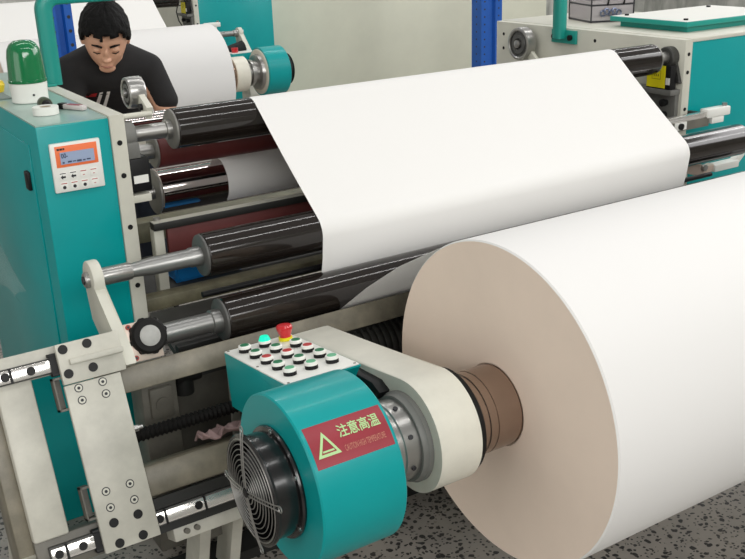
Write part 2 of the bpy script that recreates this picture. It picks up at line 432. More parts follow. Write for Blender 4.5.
for r_ in range(2):
    for c_ in range(4):
        x = .722+.0315*c_; z = 1.150-.031*r_
        m = MB(); m.box(x-.011, x+.011, 2.9347, 2.937, z-.0125, z+.0125, 0, bev=.0008)
        red = (r_ == 0 and c_ >= 2) or (r_ == 1 and c_ == 3)
        m.box(x-.009, x+.009, 2.9342, 2.9349, z+.008, z+.0105, 2 if red or r_ == 1 else 1)
        if r_ == 0 and c_ < 2:
            m.prism([(x-.008, z-.002), (x-.001, z+.005), (x-.001, z+.001), (x+.008, z+.001), (x+.008, z-.005), (x-.001, z-.005), (x-.001, z-.009)][::1 if c_ else -1], 2.9342, 2.9349, 'y', 1)
        elif red: m.box(x-.003, x+.003, 2.9342, 2.9349, z-.004, z-.002, 2)
        else: m.cyl((x, 2.9349, z-.003), (x, 2.9342, z-.003), .0055, n=10, mi=1)
        obj('key', m, [WHITEP, INK, INKRED], t)

# right-hand cabinet of this machine and of the one behind it
def right_cabinet(far):
    if not far:
        t = thing('machine_cabinet', 'teal machine cabinet with a raised teal lid, under the concrete wall', 'machine cabinet', (3.9, 2.95, 0))
    else:
        t = thing('machine_cabinet', 'teal cabinet of the rear machine beside the grey partition', 'machine cabinet', (3.9, 2.95, 0))
    m = MB(); m.box(3.54, 4.30, 2.95, 4.25, 0, 1.30, bev=.003); obj('cabinet_body', m, TEAL, t)
    m = MB(); m.box(3.53, 4.30, 2.945, 4.252, 1.295, 1.312, bev=.003); obj('cabinet_top', m, CREAM, t)
    m = MB(); m.prism([(2.945, 0), (4.252, 0), (4.252, 1.309), (2.945, 1.309)], 3.49, 3.538, 'x', bev=.003); sp = obj('side_plate', m, CREAM, t)
    for z in (1.245, 1.165, 1.0, .8):
        m = MB(); bolt(m, (3.515, 2.9455, z), (0, -1, 0), .0085, .002); obj('socket_bolt', m, BLACK, sp)
    for y, z in ((4.19, 1.245), (4.19, 1.17), (3.50, 1.262), (3.10, 1.258)):
        m = MB(); bolt(m, (3.4905, y, z), (-1, 0, 0), .0085, .002); obj('socket_bolt', m, BLACK, sp)
    if not far:
        m = MB(); m.box(3.70, 4.34, 3.12, 3.54, 1.311, 1.339); b = obj('lid_base', m, TEALP, t)
        m = MB(); m.box(3.66, 4.40, 3.09, 3.575, 1.339, 1.362, 0, bev=.003); m.box(3.666, 4.394, 3.096, 3.569, 1.3615, 1.3635, 1); l = obj('lid', m, [TEALP, WHITEP], t)
        l['label'] = 'teal-edged lid with white top'
        for x, y in ((3.72, 3.15), (3.72, 3.52), (4.30, 3.50), (4.22, 3.16)):
            m = MB(); m.cyl((x, y, 1.3634), (x, y, 1.371), .011, n=14); obj('lid_screw', m, BLACK, l)
    # bearing of the top roller
    m = MB(); m.lathe([(3.488, .047), (3.452, .047), (3.448, .043), (3.448, .026)], (3.02, 1.23), n=32)
    m.prism([(2.99, 1.24), (3.05, 1.24), (2.985, 1.12), (2.95, 1.12)], 3.472, 3.489, 'x'); obj('bearing_housing', m, DGREY, t)
    return t
right_cabinet(False)

def tension_sensor(label):
    t = thing('tension_sensor', label, 'sensor', (3.45, 3.05, 1.09))
    m = MB(); m.box(3.425, 3.489, 2.955, 3.20, 1.068, 1.092, bev=.003)
    m.prism([(2.96, 1.07), (3.20, 1.07), (3.17, .93), (3.02, .905), (2.96, .95)], 3.465, 3.489, 'x', bev=.003); obj('mount_bracket', m, MIDGREY, t)
    m = MB(); m.box(3.43, 3.47, 2.965, 3.105, 1.092, 1.20, bev=.004); bx = obj('sensor_box', m, BLACK, t)
    m = MB(); m.prism([(2.995, 1.098), (3.10, 1.098), (3.10, 1.17), (3.068, 1.197), (2.995, 1.197)], 3.4275, 3.4305, 'x'); lb = obj('warning_sticker', m, YELLOW, bx)
    m = MB()
    for z0, z1, y0, y1 in ((1.135, 1.137, 3.02, 3.07), (1.172, 1.174, 3.02, 3.07), (1.135, 1.174, 3.0685, 3.07), (1.135, 1.174, 3.02, 3.0215), (1.148, 1.158, 3.03, 3.036), (1.148, 1.158, 3.042, 3.048), (1.148, 1.158, 3.053, 3.058)):
        m.box(3.4268, 3.4277, y0, y1, z0, z1)
    obj('sticker_print', m, mat('faded_olive_ink', srgb(150, 140, 20), .6), bx)
    m = MB(); m.box(3.428, 3.4305, 2.968, 2.99, 1.115, 1.145); obj('white_tag', m, WHITEP, bx)
    for y, z in ((3.115, 1.03), (3.01, 1.03), (3.012, .975)):
        m = MB(); m.lathe([(3.466, .013), (3.45, .013), (3.448, .017), (3.435, .017), (3.432, .012)], (y, z), n=18); obj('knob', m, BLACK, t)
    m = MB()
    m.tube([(3.44, 3.12, 1.165), (3.43, 3.19, 1.155), (3.425, 3.215, 1.10), (3.43, 3.19, 1.02), (3.44, 3.12, .965), (3.45, 3.03, .965)], .006, 8); obj('cable', m, DGREY, t)
    return t
tension_sensor('black sensor box with a bright yellow sticker on the cream side plate')

def sensor_rail(label):
    t = thing('sensor_rail', label, 'rail', (3.3, 2.86, .97))
    m = MB(); m.box(2.9, 3.56, 2.845, 2.875, .965, .998, bev=.002); obj('rail_bar', m, RAILST, t)
    m = MB(); m.box(2.9, 3.56, 2.842, 2.85, .935, .975); obj('face_strip', m, GREYW, t)
    m = MB(); m.box(3.545, 3.70, 2.838, 2.885, .968, 1.008, bev=.006); m.box(3.58, 3.66, 2.84, 2.883, .94, .968, bev=.003); obj('end_sleeve', m, WHITEP, t)
    m = MB(); m.cyl((3.68, 2.86, 1.0), (3.68, 2.86, 1.022), .012, n=12); obj('thumb_screw', m, STEEL, t)
    m = MB(); m.cyl((3.37, 2.842, .957), (3.37, 2.828, .957), .014, n=14); obj('knob', m, BLACK, t)
    m = MB(); m.box(3.335, 3.41, 2.838, 2.842, .94, .974); obj('label_plate', m, WHITEP, t)
    m = MB(); m.box(3.54, 3.56, 2.862, 2.95, .955, .99); obj('bracket', m, DGREY, t)
sensor_rail('steel sensor rail with white end sleeve just above the far dancer roller end')

t = thing('edge_lever', 'small cream hinged lever under the end of the black dancer roller', 'lever', (3.45, 2.72, .75))
m = MB(); m.prism([(3.27, .845), (3.40, .80), (3.44, .805), (3.45, .775), (3.36, .765), (3.27, .79)], 2.70, 2.73, 'y', bev=.002); obj('lever_arm', m, DENIMGREY, t)
m = MB(); m.box(3.44, 3.60, 2.69, 2.74, .768, .80, bev=.005); m.prism([(3.58, .80), (3.64, .83), (3.645, .815), (3.60, .775)], 2.70, 2.73, 'y'); obj('grip', m, WHITEP, t)
m = MB(); m.cyl((3.37, 2.70, .80), (3.37, 2.685, .80), .014, n=16); obj('pivot_screw', m, STEEL, t)
m = MB(); m.box(3.42, 3.44, 2.73, 2.955, .74, .79); m.box(3.25, 3.30, 2.72, 2.955, .66, .83, bev=.003); obj('mount_plate', m, CREAM, t)

# tension discs on arms
def tension_disc(label, x, y, z, r, ex, ey, ez, far=False):
    t = thing('tension_disc', label, 'clamp', (x, y, z-r))
    m = MB(); m.lathe([(x-.018, r*.78), (x-.022, r*.86), (x-.018, r*.97), (x, r), (x+.03, r), (x+.034, r*.95), (x+.03, r*.78)], (y, z), n=48, close=True); obj('outer_ring', m, STEEL, t)
    m = MB(); m.lathe([(x-.008, r*.79), (x-.012, r*.62), (x-.02, r*.58), (x-.02, r*.34), (x-.005, r*.33), (x-.005, .01)], (y, z), n=40); obj('hub_plate', m, CAPDARK, t)
    m = MB(); m.lathe([(x-.004, r*.26), (x-.03, r*.24), (x-.034, r*.12), (x-.034, .002)], (y, z), n=24); obj('hub_screw', m, STEEL, t)
    d = Vector((0, ey-y, ez-z)).normalized(); nn = Vector((0, -d.z, d.y))*.022
    p0 = Vector((0, y, z))+d*r*.85; p1 = Vector((0, ey, ez))
    m = MB(); m.prism([tuple((p0-nn).yz), tuple((p1-nn).yz), tuple((p1+nn).yz), tuple((p0+nn).yz)], x+.004, x+.026, 'x', bev=.003)
    q = p0.lerp(p1, .5); m.cyl((x+.005, q.y, q.z), (x-.006, q.y, q.z), .011, n=14, mi=1)
    m.cyl((x+.02, ey, ez), (ex, ey, ez), .009, n=16); obj('arm', m, [CREAM, BLACK], t)
tension_disc('steel disc clamp on a cream arm at the far cream plate, above the sheet', 3.43, 3.98, 1.215, .085, 3.4895, 3.80, 1.07)
tension_disc('steel disc clamp standing up in front of the man', 1.03, 3.13, 1.345, .052, .936, 3.02, 1.29)

# bearing and sensor under the upper roller, cabinet side
t = thing('roller_bearing', 'grey bearing block with a black white-tagged box below, on the cabinet inner plate', 'bearing', (.96, 2.99, 1.09))
m = MB(); m.lathe([(.937, .046), (.978, .046), (.982, .04), (.982, .026)], (3.02, 1.23), n=32); m.box(.938, .978, 2.955, 3.04, 1.165, 1.215, bev=.004); obj('bearing_housing', m, MIDGREY, t)
m = MB(); m.box(.938, 1.005, 2.955, 3.065, 1.055, 1.165, bev=.006); bx = obj('sensor_box', m, BLACK, t)
m = MB(); m.box(.946, .994, 2.9528, 2.956, 1.085, 1.11); m.box(.9365+.0685, .9365+.0695, 2.965, 3.03, 1.085, 1.11); obj('white_tag', m, WHITEP, bx)
m = MB(); m.box(.937, 1.0, 2.96, 3.08, 1.02, 1.045, bev=.002); obj('shelf_bracket', m, CREAM, t)
t = thing('roller_bearing', 'grey yoke holding the shaft of the chrome roller', 'bearing', (.96, 3.345, .87))
m = MB(); m.lathe([(.937, .05), (.965, .05), (.97, .03), (1.03, .03)], (CH[0], CH[1]), n=32); obj('bearing_housing', m, CAPGREY, t)
m = MB(); m.box(.937, 1.02, 3.30, 3.39, .84, .90, bev=.006); obj('yoke', m, GREYW, t)

# teal gantry pipe hoop over both cabinets
t = thing('gantry_hoop', 'teal square tube hoop rising behind the green beacon and spanning the machine', 'tube frame', (.91, 3.70, 1.3))
yh = 3.72
pth = [(.932, yh, 1.314), (.932, yh, 1.5775)] + [(.932+.05-.05*math.cos(a), yh, 1.5775+.05*math.sin(a)) for a in [PI/2*i/8 for i in range(1, 9)]]
pth += [(3.409, yh, 1.6275)] + [(3.409+.05*math.sin(a), yh, 1.5775+.05*math.cos(a)) for a in [PI/2*i/8 for i in range(1, 9)]] + [(3.459, yh, 1.26)]
m = MB()
rings = []
pv = [Vector(p) for p in pth]
for i, p in enumerate(pv):
    d = (pv[min(i+1, len(pv)-1)]-pv[max(i-1, 0)]).normalized(); u = Vector((0, 1, 0)); v = d.cross(u).normalized(); h = .0275
    rings.append([m.bm.verts.new(p+a*u+b*v) for a, b in ((-h, -h*.75), (-h*.75, -h), (h*.75, -h), (h, -h*.75), (h, h*.75), (h*.75, h), (-h*.75, h), (-h, h*.75))])
for A, B in zip(rings, rings[1:]):
    for k in range(8): m.bm.faces.new((A[k], A[(k+1) % 8], B[(k+1) % 8], B[k]))
m.bm.faces.new(rings[0]); m.bm.faces.new(rings[-1])
obj('hoop_tube', m, TEALP, t, sharp=50)
m = MB(); m.box(3.475, 3.489, yh-.10, yh+.075, 1.235, 1.30, 0, bev=.002); fl = obj('foot_plate', m, TEALP, t)
for dy in (-.065, .05):
    m = MB(); m.cyl((3.475, yh+dy, 1.266), (3.462, yh+dy, 1.266), .014, n=12); obj('bolt', m, BLACK, fl)
m = MB(); m.box(.895, .930, yh-.05, yh+.05, 1.3135, 1.323, bev=.002); obj('foot_plate', m, TEALP, t)

# things lying on the teal cabinet
t = thing('beacon_lamp', 'green domed warning beacon on a white base, on the teal cabinet', 'lamp', (.773, 3.427, 1.309))
m = MB(); m.lathe([(1.3095, .057), (1.312, .06), (1.335, .060), (1.372, .062), (1.376, .059), (1.376, .01)], (.773, 3.427), 'z', 40); bs = obj('lamp_base', m, WHITEP, t)
m = MB(); m.cyl((.772, 3.3665, 1.338), (.772, 3.3645, 1.338), .004, n=10); obj('screw_hole', m, INK, bs)
m = MB(); m.lathe([(1.376, .063), (1.384, .064), (1.386, .061), (1.46, .057), (1.485, .053), (1.502, .043), (1.512, .028), (1.515, .005)], (.773, 3.427), 'z', 40); obj('dome', m, GREENDOME, t)
m = MB(); m.cyl((.773, 3.427, 1.377), (.773, 3.427, 1.44), .03, n=20); m.ball((.773, 3.427, 1.455), .024, n=16); obj('reflector', m, mat('beacon_bulb', srgb(205, 235, 205), .2), t)
m = MB(); m.lathe([(1.310, .018), (1.310, .040), (1.334, .040), (1.334, .018)], (.748, 3.135), 'z', 36, close=True); m.lathe([(1.311, .0175), (1.311, .0195), (1.3335, .0195), (1.3335, .0175)], (.748, 3.135), 'z', 30, mi=1, close=True)
tag(obj('tape_roll', m, [WHITEP, mat('tape_core', srgb(170, 160, 140), .7)]), 'white roll of tape lying flat on the teal cabinet top', 'tape')
t = thing('stopper', 'dark olive round stopper behind the white tape roll', 'stopper', (.765, 3.22, 1.309))
m = MB(); m.lathe([(3.185, .018), (3.19, .021), (3.22, .021), (3.228, .016), (3.245, .010), (3.25, .004)], (.765, 1.331), 'y', 24); obj('stopper_body', m, mat('olive_plastic', srgb(60, 68, 48), .3), t)
m = MB(); m.lathe([(3.176, .010), (3.186, .016)], (.765, 1.331), 'y', 18); obj('stopper_ring', m, BLACK, t)
t = thing('marker_pen', 'pale marker with a dark cap lying beside the tape roll', 'pen', (.835, 3.16, 1.309))
def rot2(x, y): 
    a = math.radians(-62); return (.836+x*math.cos(a)-y*math.sin(a), 3.165+x*math.sin(a)+y*math.cos(a))
T = lambda x, y, z: (*rot2(x, y), z)
m = MB(); m.box(-.028, .062, -.011, .011, 1.310, 1.326, bev=.004, T=T); obj('barrel', m, mat('pale_barrel', srgb(206, 198, 196), .35), t)
m = MB(); m.box(-.05, -.026, -.012, .012, 1.3095, 1.328, bev=.003, T=T); obj('pen_cap', m, BLACK, t)
m = MB(); m.box(-.01, .045, -.0085, .0085, 1.3258, 1.3266, T=T); obj('pen_label', m, mat('dull_red_print', srgb(150, 70, 80), .5), t)
m = MB(); m.box(.668, .735, 3.53, 4.20, 1.3095, 1.314, bev=.001); tag(obj('rubber_mat', m, mat('grey_mat', srgb(120, 132, 126), .7)), 'thin grey mat with dark edge under the yellow reel', 'mat')
t = thing('cable_reel', 'yellow reel with black top on the mat beside the beacon', 'reel', (.705, 3.68, 1.315))
m = MB(); m.lathe([(1.3145, .034), (1.34, .040), (1.352, .034), (1.355, .02)], (.712, 3.70), 'z', 28); obj('reel_body', m, mat('yellow_plastic', srgb(236, 204, 40), .4), t)
m = MB(); m.lathe([(1.354, .028), (1.366, .03), (1.372, .022)], (.706, 3.74), 'z', 24); obj('reel_top', m, BLACK, t)

# clear acrylic case with chain on the far cabinet
t = thing('acrylic_case', 'clear lidded case with dark edges and a chain, beside the teal lid', 'case', (3.86, 3.86, 1.312))
cx0, cx1, cy0, cy1, cz0, cz1 = 3.74, 3.98, 3.72, 3.98, 1.3125, 1.43
a = math.radians(18)
def CT(x, y, z):
    dx, dy = x-3.80, y-3.86
    return (3.80+dx*math.cos(a)+dy*math.sin(a), 3.86-dx*math.sin(a)+dy*math.cos(a), z)
m = MB()
for b in ((cx0, cx1, cy0, cy0+.006, cz0, cz1), (cx0, cx1, cy1-.006, cy1, cz0, cz1), (cx0, cx0+.006, cy0+.006, cy1-.006, cz0, cz1), (cx1-.006, cx1, cy0+.006, cy1-.006, cz0, cz1)): m.box(*b, T=CT)
obj('case_walls', m, ACRYL, t)
m = MB()
for z in (cz0+.006, cz1-.03, cz1):
    q = [CT(cx0, cy0, z), CT(cx1, cy0, z), CT(cx1, cy1, z), CT(cx0, cy1, z)]
    m.tube(q, .005, 6, closed=True)
for x, y in ((cx0, cy0), (cx1, cy0), (cx1, cy1), (cx0, cy1)): m.tube([CT(x, y, cz0+.004), CT(x, y, cz1)], .004, 6)
obj('edge_trim', m, INK, t)
m = MB()
m.tube([CT(3.83, cy0-.003, 1.40), CT(3.83, cy0-.02, 1.45), CT(3.92, cy0-.02, 1.45), CT(3.92, cy0-.003, 1.40)], .005, 8); obj('handle', m, BLACK, t)
m = MB()
for i in range(5):
    x = 3.80+.022*i; c = Vector(CT(x, cy0-.012, 1.36+(.008 if i % 2 else 0)))
    m.tube([c+Vector((.018*math.cos(b), .006*math.sin(b)*(i % 2), .014*math.sin(b))) for b in [2*PI*k/12 for k in range(12)]], .0045, 6, closed=True)
obj('chain', m, mat('blue_steel_chain', srgb(120, 128, 150), .3, metal=.8), t)

# ------------------------------------------------------------------ inside the machine, under the rollers
def xbar(name, x0, x1, y0, y1, z0, z1, mt, label, cat, bev=.003):
    m = MB(); m.box(x0, x1, y0, y1, z0, z1, bev=bev); return tag(obj(name, m, mt), label, cat)
t = thing('paper_guide', 'maroon guide board with a black top bar below the chrome roller', 'guide', (2.2, 3.05, .55))
m = MB(); m.box(1.02, 3.45, 3.035, 3.075, .890, .915, 0, bev=.002); m.box(1.022, 3.448, 3.040, 3.072, .9145, .917, 1); obj('top_bar', m, [DARK, CREAMW], t)
m = MB(); m.box(1.07, 3.40, 3.05, 3.07, .735, .893, bev=.002); obj('guide_board', m, MAROON, t)
m = MB(); m.box(1.022, 1.058, 3.05, 3.09, .60, .893, bev=.003)
m.box(1.022, 1.058, 2.97, 3.085, .575, .61, bev=.003); obj('support_leg', m, CREAM, t)
m = MB(); m.box(3.41, 3.446, 3.05, 3.09, .575, .893, bev=.003); obj('support_leg', m, CREAM, t)
m = MB(); m.cyl((1.045, 3.075, .917), (1.045, 3.075, .926), .012, n=12); obj('cap_screw', m, STEEL, t)
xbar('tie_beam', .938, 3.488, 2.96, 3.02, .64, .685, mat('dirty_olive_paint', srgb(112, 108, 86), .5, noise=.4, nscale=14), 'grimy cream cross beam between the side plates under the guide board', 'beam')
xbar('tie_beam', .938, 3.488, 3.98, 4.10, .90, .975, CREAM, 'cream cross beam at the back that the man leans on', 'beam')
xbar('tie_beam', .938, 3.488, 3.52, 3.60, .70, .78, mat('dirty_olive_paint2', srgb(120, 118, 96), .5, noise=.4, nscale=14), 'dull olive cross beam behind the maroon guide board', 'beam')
t = thing('drip_tray', 'dark grey sloped tray between the lowest rollers', 'tray', (2.2, 2.8, .50))
m = MB(); m.prism([(2.94, .645), (2.94, .63), (2.62, .53), (2.62, .56)], .938, 3.488, 'x'); obj('tray_plate', m, DGREY, t)
m = MB(); m.box(.94, 3.486, 2.80, 2.84, .60, .632, bev=.002); obj('tray_rib', m, DARK, t)
m = MB(); m.box(.94, 3.486, 2.70, 2.73, .575, .606, bev=.002); obj('tray_rib', m, DARK, t)
m = MB(); m.cyl((1.03, 2.68, .77), (3.40, 2.68, .77), .010, n=14)
m.cyl((1.55, 2.68, .77), (1.55, 2.76, .60), .010, n=10); m.cyl((3.2, 2.68, .77), (3.2, 2.76, .60), .010, n=10); obj('spreader_rod', m, BLACK, t)
m = MB(); m.box(1.11, 1.36, 3.12, 3.26, .655, .73, bev=.015)
rb = random.Random(3)
for v in m.bm.verts: v.co += Vector((rb.uniform(-.01, .01), rb.uniform(-.01, .01), rb.uniform(-.008, .008)))
tag(obj('plastic_bag', m, BLUEBAG), 'crumpled bright blue plastic bag under the dancer roller shaft', 'bag')
xbar('tray_shelf', .938, 3.488, 3.10, 3.50, .63, .652, DGREY, 'dark inner shelf holding the blue bag', 'shelf')

# gear motor with cooling fins under the big roll
t = thing('drive_motor', 'black finned drive motor in the gap beside the paper roll', 'motor', (1.5, 2.5, 0))
m = MB(); m.lathe([(1.30, .075), (1.31, .085), (1.70, .085), (1.71, .07)], (2.50, .525), n=40)
for i in range(16): m.lathe([(1.325+i*.0235, .080), (1.325+i*.0235, .098), (1.333+i*.0235, .098), (1.333+i*.0235, .080)], (2.50, .525), n=40, close=True)
obj('finned_body', m, DGREY, t)
m = MB(); m.lathe([(1.20, .05), (1.22, .075), (1.305, .078)], (2.50, .525), n=36); obj('end_bell', m, DARK, t)
m = MB(); m.box(1.40, 1.62, 2.47, 2.58, 0, .45, bev=.004); obj('motor_stand', m, DGREY, t)
m = MB(); m.box(1.40, 1.52, 2.46, 2.56, .60, .635, bev=.006); obj('terminal_box', m, DARK, t)

# ------------------------------------------------------------------ slanted slide base
t = sb = thing('rail_frame', 'worn cream slanted base with two steel guide rails across the front', 'machine base', (2.2, 2.3, 0))
BX1 = 3.95
m = MB(); slbox(m, .345, .66, .042, .116, -.13, -.05, bev=.004); obj('upper_rail_beam', m, CREAMW, t)
m = MB(); slbox(m, .60, BX1, -.058, .012, -.085, -.05, bev=.003); obj('cross_beam', m, GRIMY, t)
m = MB(); slbox(m, .345, BX1, -.452, -.366, -.12, -.05, bev=.003); obj('lower_rail_beam', m, GREYW, t)
m = MB(); slbox(m, .60, BX1, -.352, -.264, -.13, -.04, bev=.012); obj('tube_beam', m, GRIMY, t)['label'] = 'grimy rounded cross tube'
# end upright, with the slanted window
m = MB(); slbox(m, .345, .437, -.37, .05, -.14, -.042, bev=.008); obj('end_upright', m, CREAMW, t)
m = MB(); m.box8([(.312, 2.42, 0), (.437, 2.42, 0), (.437, 2.62, 0), (.312, 2.62, 0), SL(.312, -.06, -.40), SL(.437, -.06, -.40), SL(.437, -.25, -.35), SL(.312, -.25, -.35)]); obj('foot_post', m, CREAMW, t)
m = MB(); slbox(m, .306, .346, -.44, .10, -.22, -.07, bev=.004); obj('side_flange', m, GRIMY, t)  # darker paint than the upright puts this side's shade into the colour
m = MB(); m.box(.44, .88, 2.90, 2.92, .0, .60, bev=.002); obj('inner_panel', m, TEAL, t)['label'] = 'teal inner panel'
# rails and their bolts
for s0, s1, x0, x1 in ((.049, .0825, .33, .64), (-.4265, -.392, .375, BX1)):
    m = MB(); slbox(m, x0, x1, s0-.004, s1+.004, -.05, -.032, 1, bev=.001); slbox(m, x0+.001, x1-.001, s0, s1, -.033, -.022, 0, bev=.002)
    r = obj('guide_rail', m, [RAILST, DGREY], t)
    xs = [.372, .437] if s0 > 0 else [.395, .457, .667, .780, .90, 1.02, 1.14]
    for x in xs:
        m = MB(); slcyl(m, x, (s0+s1)/2, -.0225, -.0208, .0115); obj('rail_bolt', m, BLACK, r)
    if s0 < 0:
        for x in (.416, .685, .80):
            m = MB(); slbox(m, x-.0035, x+.0035, s0-.003, s1+.003, -.034, -.0212); obj('rail_joint', m, BLACK, r)
    else:
        m = MB(); slbox(m, .383, .390, s0-.003, s1+.003, -.034, -.0212); obj('rail_joint', m, BLACK, r)
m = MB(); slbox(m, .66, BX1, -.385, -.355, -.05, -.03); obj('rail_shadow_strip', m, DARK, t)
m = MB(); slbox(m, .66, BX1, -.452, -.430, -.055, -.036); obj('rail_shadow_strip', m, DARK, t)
# support frame under the lower rail
m = MB(); slbox(m, .70, BX1, -.49, -.452, -.12, -.045, bev=.002); obj('apron', m, CREAMW, t)
for x in (.775, .875, 1.35, 2.0, 2.6, 3.2, 3.8):
    m = MB(); m.box8([(x, 2.30, 0), (x+.032, 2.30, 0), (x+.032, 2.40, 0), (x, 2.40, 0), SL(x, -.05, -.485), SL(x+.032, -.05, -.485), SL(x+.032, -.14, -.46), SL(x, -.14, -.46)]); obj('support_leg', m, CREAMW, t)
m = MB(); m.box(.70, BX1, 2.36, 2.46, 0, .035); obj('foot_rail', m, DARK, t)
m = MB(); m.box(.80, 1.0, 2.31, 2.39, .16, .20, bev=.002); obj('stiffener', m, GREYW, t)
for x in (.735, .765):
    m = MB(); slcyl(m, x, -.468, -.046, -.03, .008, n=12); obj('hex_bolt', m, GREYW, t)

# covered lead screw
m = MB()
prof = []; n = 34
for i in range(n):
    x = .655+i*(.47/n); prof += [(x, .0155), (x+.47/n*.5, .0205)]
cs = SL(0, -.13, -.186)
m.lathe(prof, (cs[1], cs[2]), n=28)
t = thing('lead_screw', 'black ribbed bellows over the lead screw between carriage and control box', 'screw drive', (.9, cs[1], cs[2]-.02))
obj('bellows', m, RUBBER, t)
m = MB(); m.cyl((.655, cs[1], cs[2]), (.56, cs[1], cs[2]), .011, n=16); m.cyl((1.12, cs[1], cs[2]), (1.18, cs[1], cs[2]), .011, n=16); obj('screw_rod', m, STEEL, t)
m = MB(); q = SL(.66, -.03, -.155); m.cyl((.655, q[1], q[2]), (.672, q[1], q[2]), .010, n=6); m.cyl((.672, q[1], q[2]), (.685, q[1], q[2]), .006, n=12); obj('end_nut', m, STEEL, t)

# boxes inside the base behind the bellows
t = thing('gear_box', 'grey gear block with a round boss behind the bellows', 'gearbox', (.84, 2.6, 0))
m = MB(); m.box(.76, .87, 2.55, 2.66, 0, .60, bev=.006); obj('gear_housing', m, GREYW, t)
m = MB(); m.box(.78, .85, 2.532, 2.552, .47, .57, bev=.006); m.cyl((.815, 2.534, .52), (.815, 2.524, .52), .022, n=20); obj('boss_plate', m, GREYW, t)
m = MB(); m.cyl((.88, 2.60, .57), (.96, 2.60, .57), .035, n=20); m.cyl((.91, 2.60, .50), (.91, 2.60, .57), .03, n=16); obj('coupling', m, DARK, t)
t = thing('cover_panel', 'dark grey upright cover panel behind the bellows and pink rag', 'panel', (1.2, 2.6, 0))
m = MB(); m.box(.885, 1.35, 2.70, 2.72, .02, .545, bev=.002); obj('panel_sheet', m, GREYW, t)
m = MB(); m.box(1.095, 1.125, 2.687, 2.701, .02, .545, bev=.002); obj('stiffening_strip', m, CREAMW, t)
m = MB(); m.box(.88, 1.35, 2.50, 2.56, .02, .30, bev=.003); obj('lower_trough', m, DGREY, t)
# rag
m = MB(); N = 14; rows = []
rg = random.Random(5)
for i in range(N+1):
    row = []
    for j in range(7):
        x = .845+.22*i/N; yy = 2.20+.02*j-.0; h = .018*math.sin(i*.9+j*.7)+.010*math.sin(i*2.1-j*1.3)
        p = SL(x, -.13+.016*j, -.255+abs(h)*1.1+.006)
        row.append(m.bm.verts.new(p))
    rows.append(row)
for A, B in zip(rows, rows[1:]):
    for j in range(6): m.bm.faces.new((A[j], A[j+1], B[j+1], B[j]))
o = obj('rag', m, RAG, sharp=70); o.modifiers.new('thickness', 'SOLIDIFY').thickness = .004; tag(o, 'crumpled pinkish rag lying on the grimy cross tube', 'rag')

# ------------------------------------------------------------------ carriage with the roller bracket
t = thing('slide_carriage', 'worn cream bolted carriage plate on the rails, holding the dancer roller bracket', 'carriage', (.58, 2.2, .33))
m = MB(); slbox(m, .504, .655, -.446, .006, -.016, 0, bev=.003); obj('carriage_plate', m, CREAMW, t)
m = MB(); slbox(m, .504, .672, .008, .116, -.014, .006, bev=.003); slbox(m, .530, .673, .056, .072, .005, .020, bev=.003); bp = obj('bracket_base', m, CREAMW, t)
for X, s in ((.522, .10), (.586, .101), (.522, .035), (.587, .036)):
    m = MB(); slcyl(m, X, s, .005, .0075, .0125); obj('socket_bolt', m, BLACK, bp)
for X, s in ((.542, -.374), (.608, -.373), (.544, -.438+.008), (.608, -.438+.008)):
    m = MB(); slcyl(m, X, s, -.001, .0015, .0125); obj('socket_bolt', m, BLACK, t)
for X, s in ((.539, -.008), (.603, -.008), (.540, -.041), (.604, -.041), (.542, -.289), (.607, -.289), (.543, -.333), (.608, -.333)):
    m = MB(); slcyl(m, X, s, -.001, .0008, .0115, 1); slcyl(m, X, s, .0005, .0016, .0088, 0); slcyl(m, X, s, .0015, .0026, .0045, 1, 6); obj('recessed_screw', m, [CREAM, INK], t)
for s0 in (-.058, -.352):
    m = MB(); slbox(m, .482, .505, s0, s0+.09, -.05, -.046); slbox(m, .482, .486, s0, s0+.09, -.05, -.012); slbox(m, .482, .505, s0, s0+.006, -.05, -.012); slbox(m, .482, .505, s0+.084, s0+.09, -.05, -.012); obj('side_clip', m, GREYW, t)
for s0 in (.040, -.436):
    m = MB(); slbox(m, .486, .66, s0-.004, s0+.006, -.046, -.016, bev=.002); slbox(m, .486, .66, s0+.0475, s0+.057, -.046, -.016, bev=.002); slbox(m, .4865, .6595, s0+.004, s0+.05, -.0205, -.0165); obj('slide_block', m, BLACK, t)
    for x in (.488,):
        m = MB(); slcyl(m, x-.006, s0+.036, -.03, -.018, .006, n=10); obj('grease_nipple', m, STEEL, t)
# roller bracket (perpendicular plate)
cy, cz, cr = B1[0], B1[1], .054
pts = arc((cy, cz), cr, -10, 200, 16)
pts += [(2.425, .805), (2.388, .782), (2.364, .75), (2.378, .738), (2.55, .738), (2.64, .79)]
m = MB(); m.prism(pts, .672, .704, 'x', bev=.004); bk = obj('roller_bracket', m, CREAM, t)
m = MB(); m.lathe([(.673, .024), (.663, .024), (.659, .020), (.659, .013)], (cy, cz), n=28); m.lathe([(.660, .012), (.655, .012), (.655, .002)], (cy, cz), n=6, mi=1); obj('pivot_pin', m, [STEEL, INK], bk)
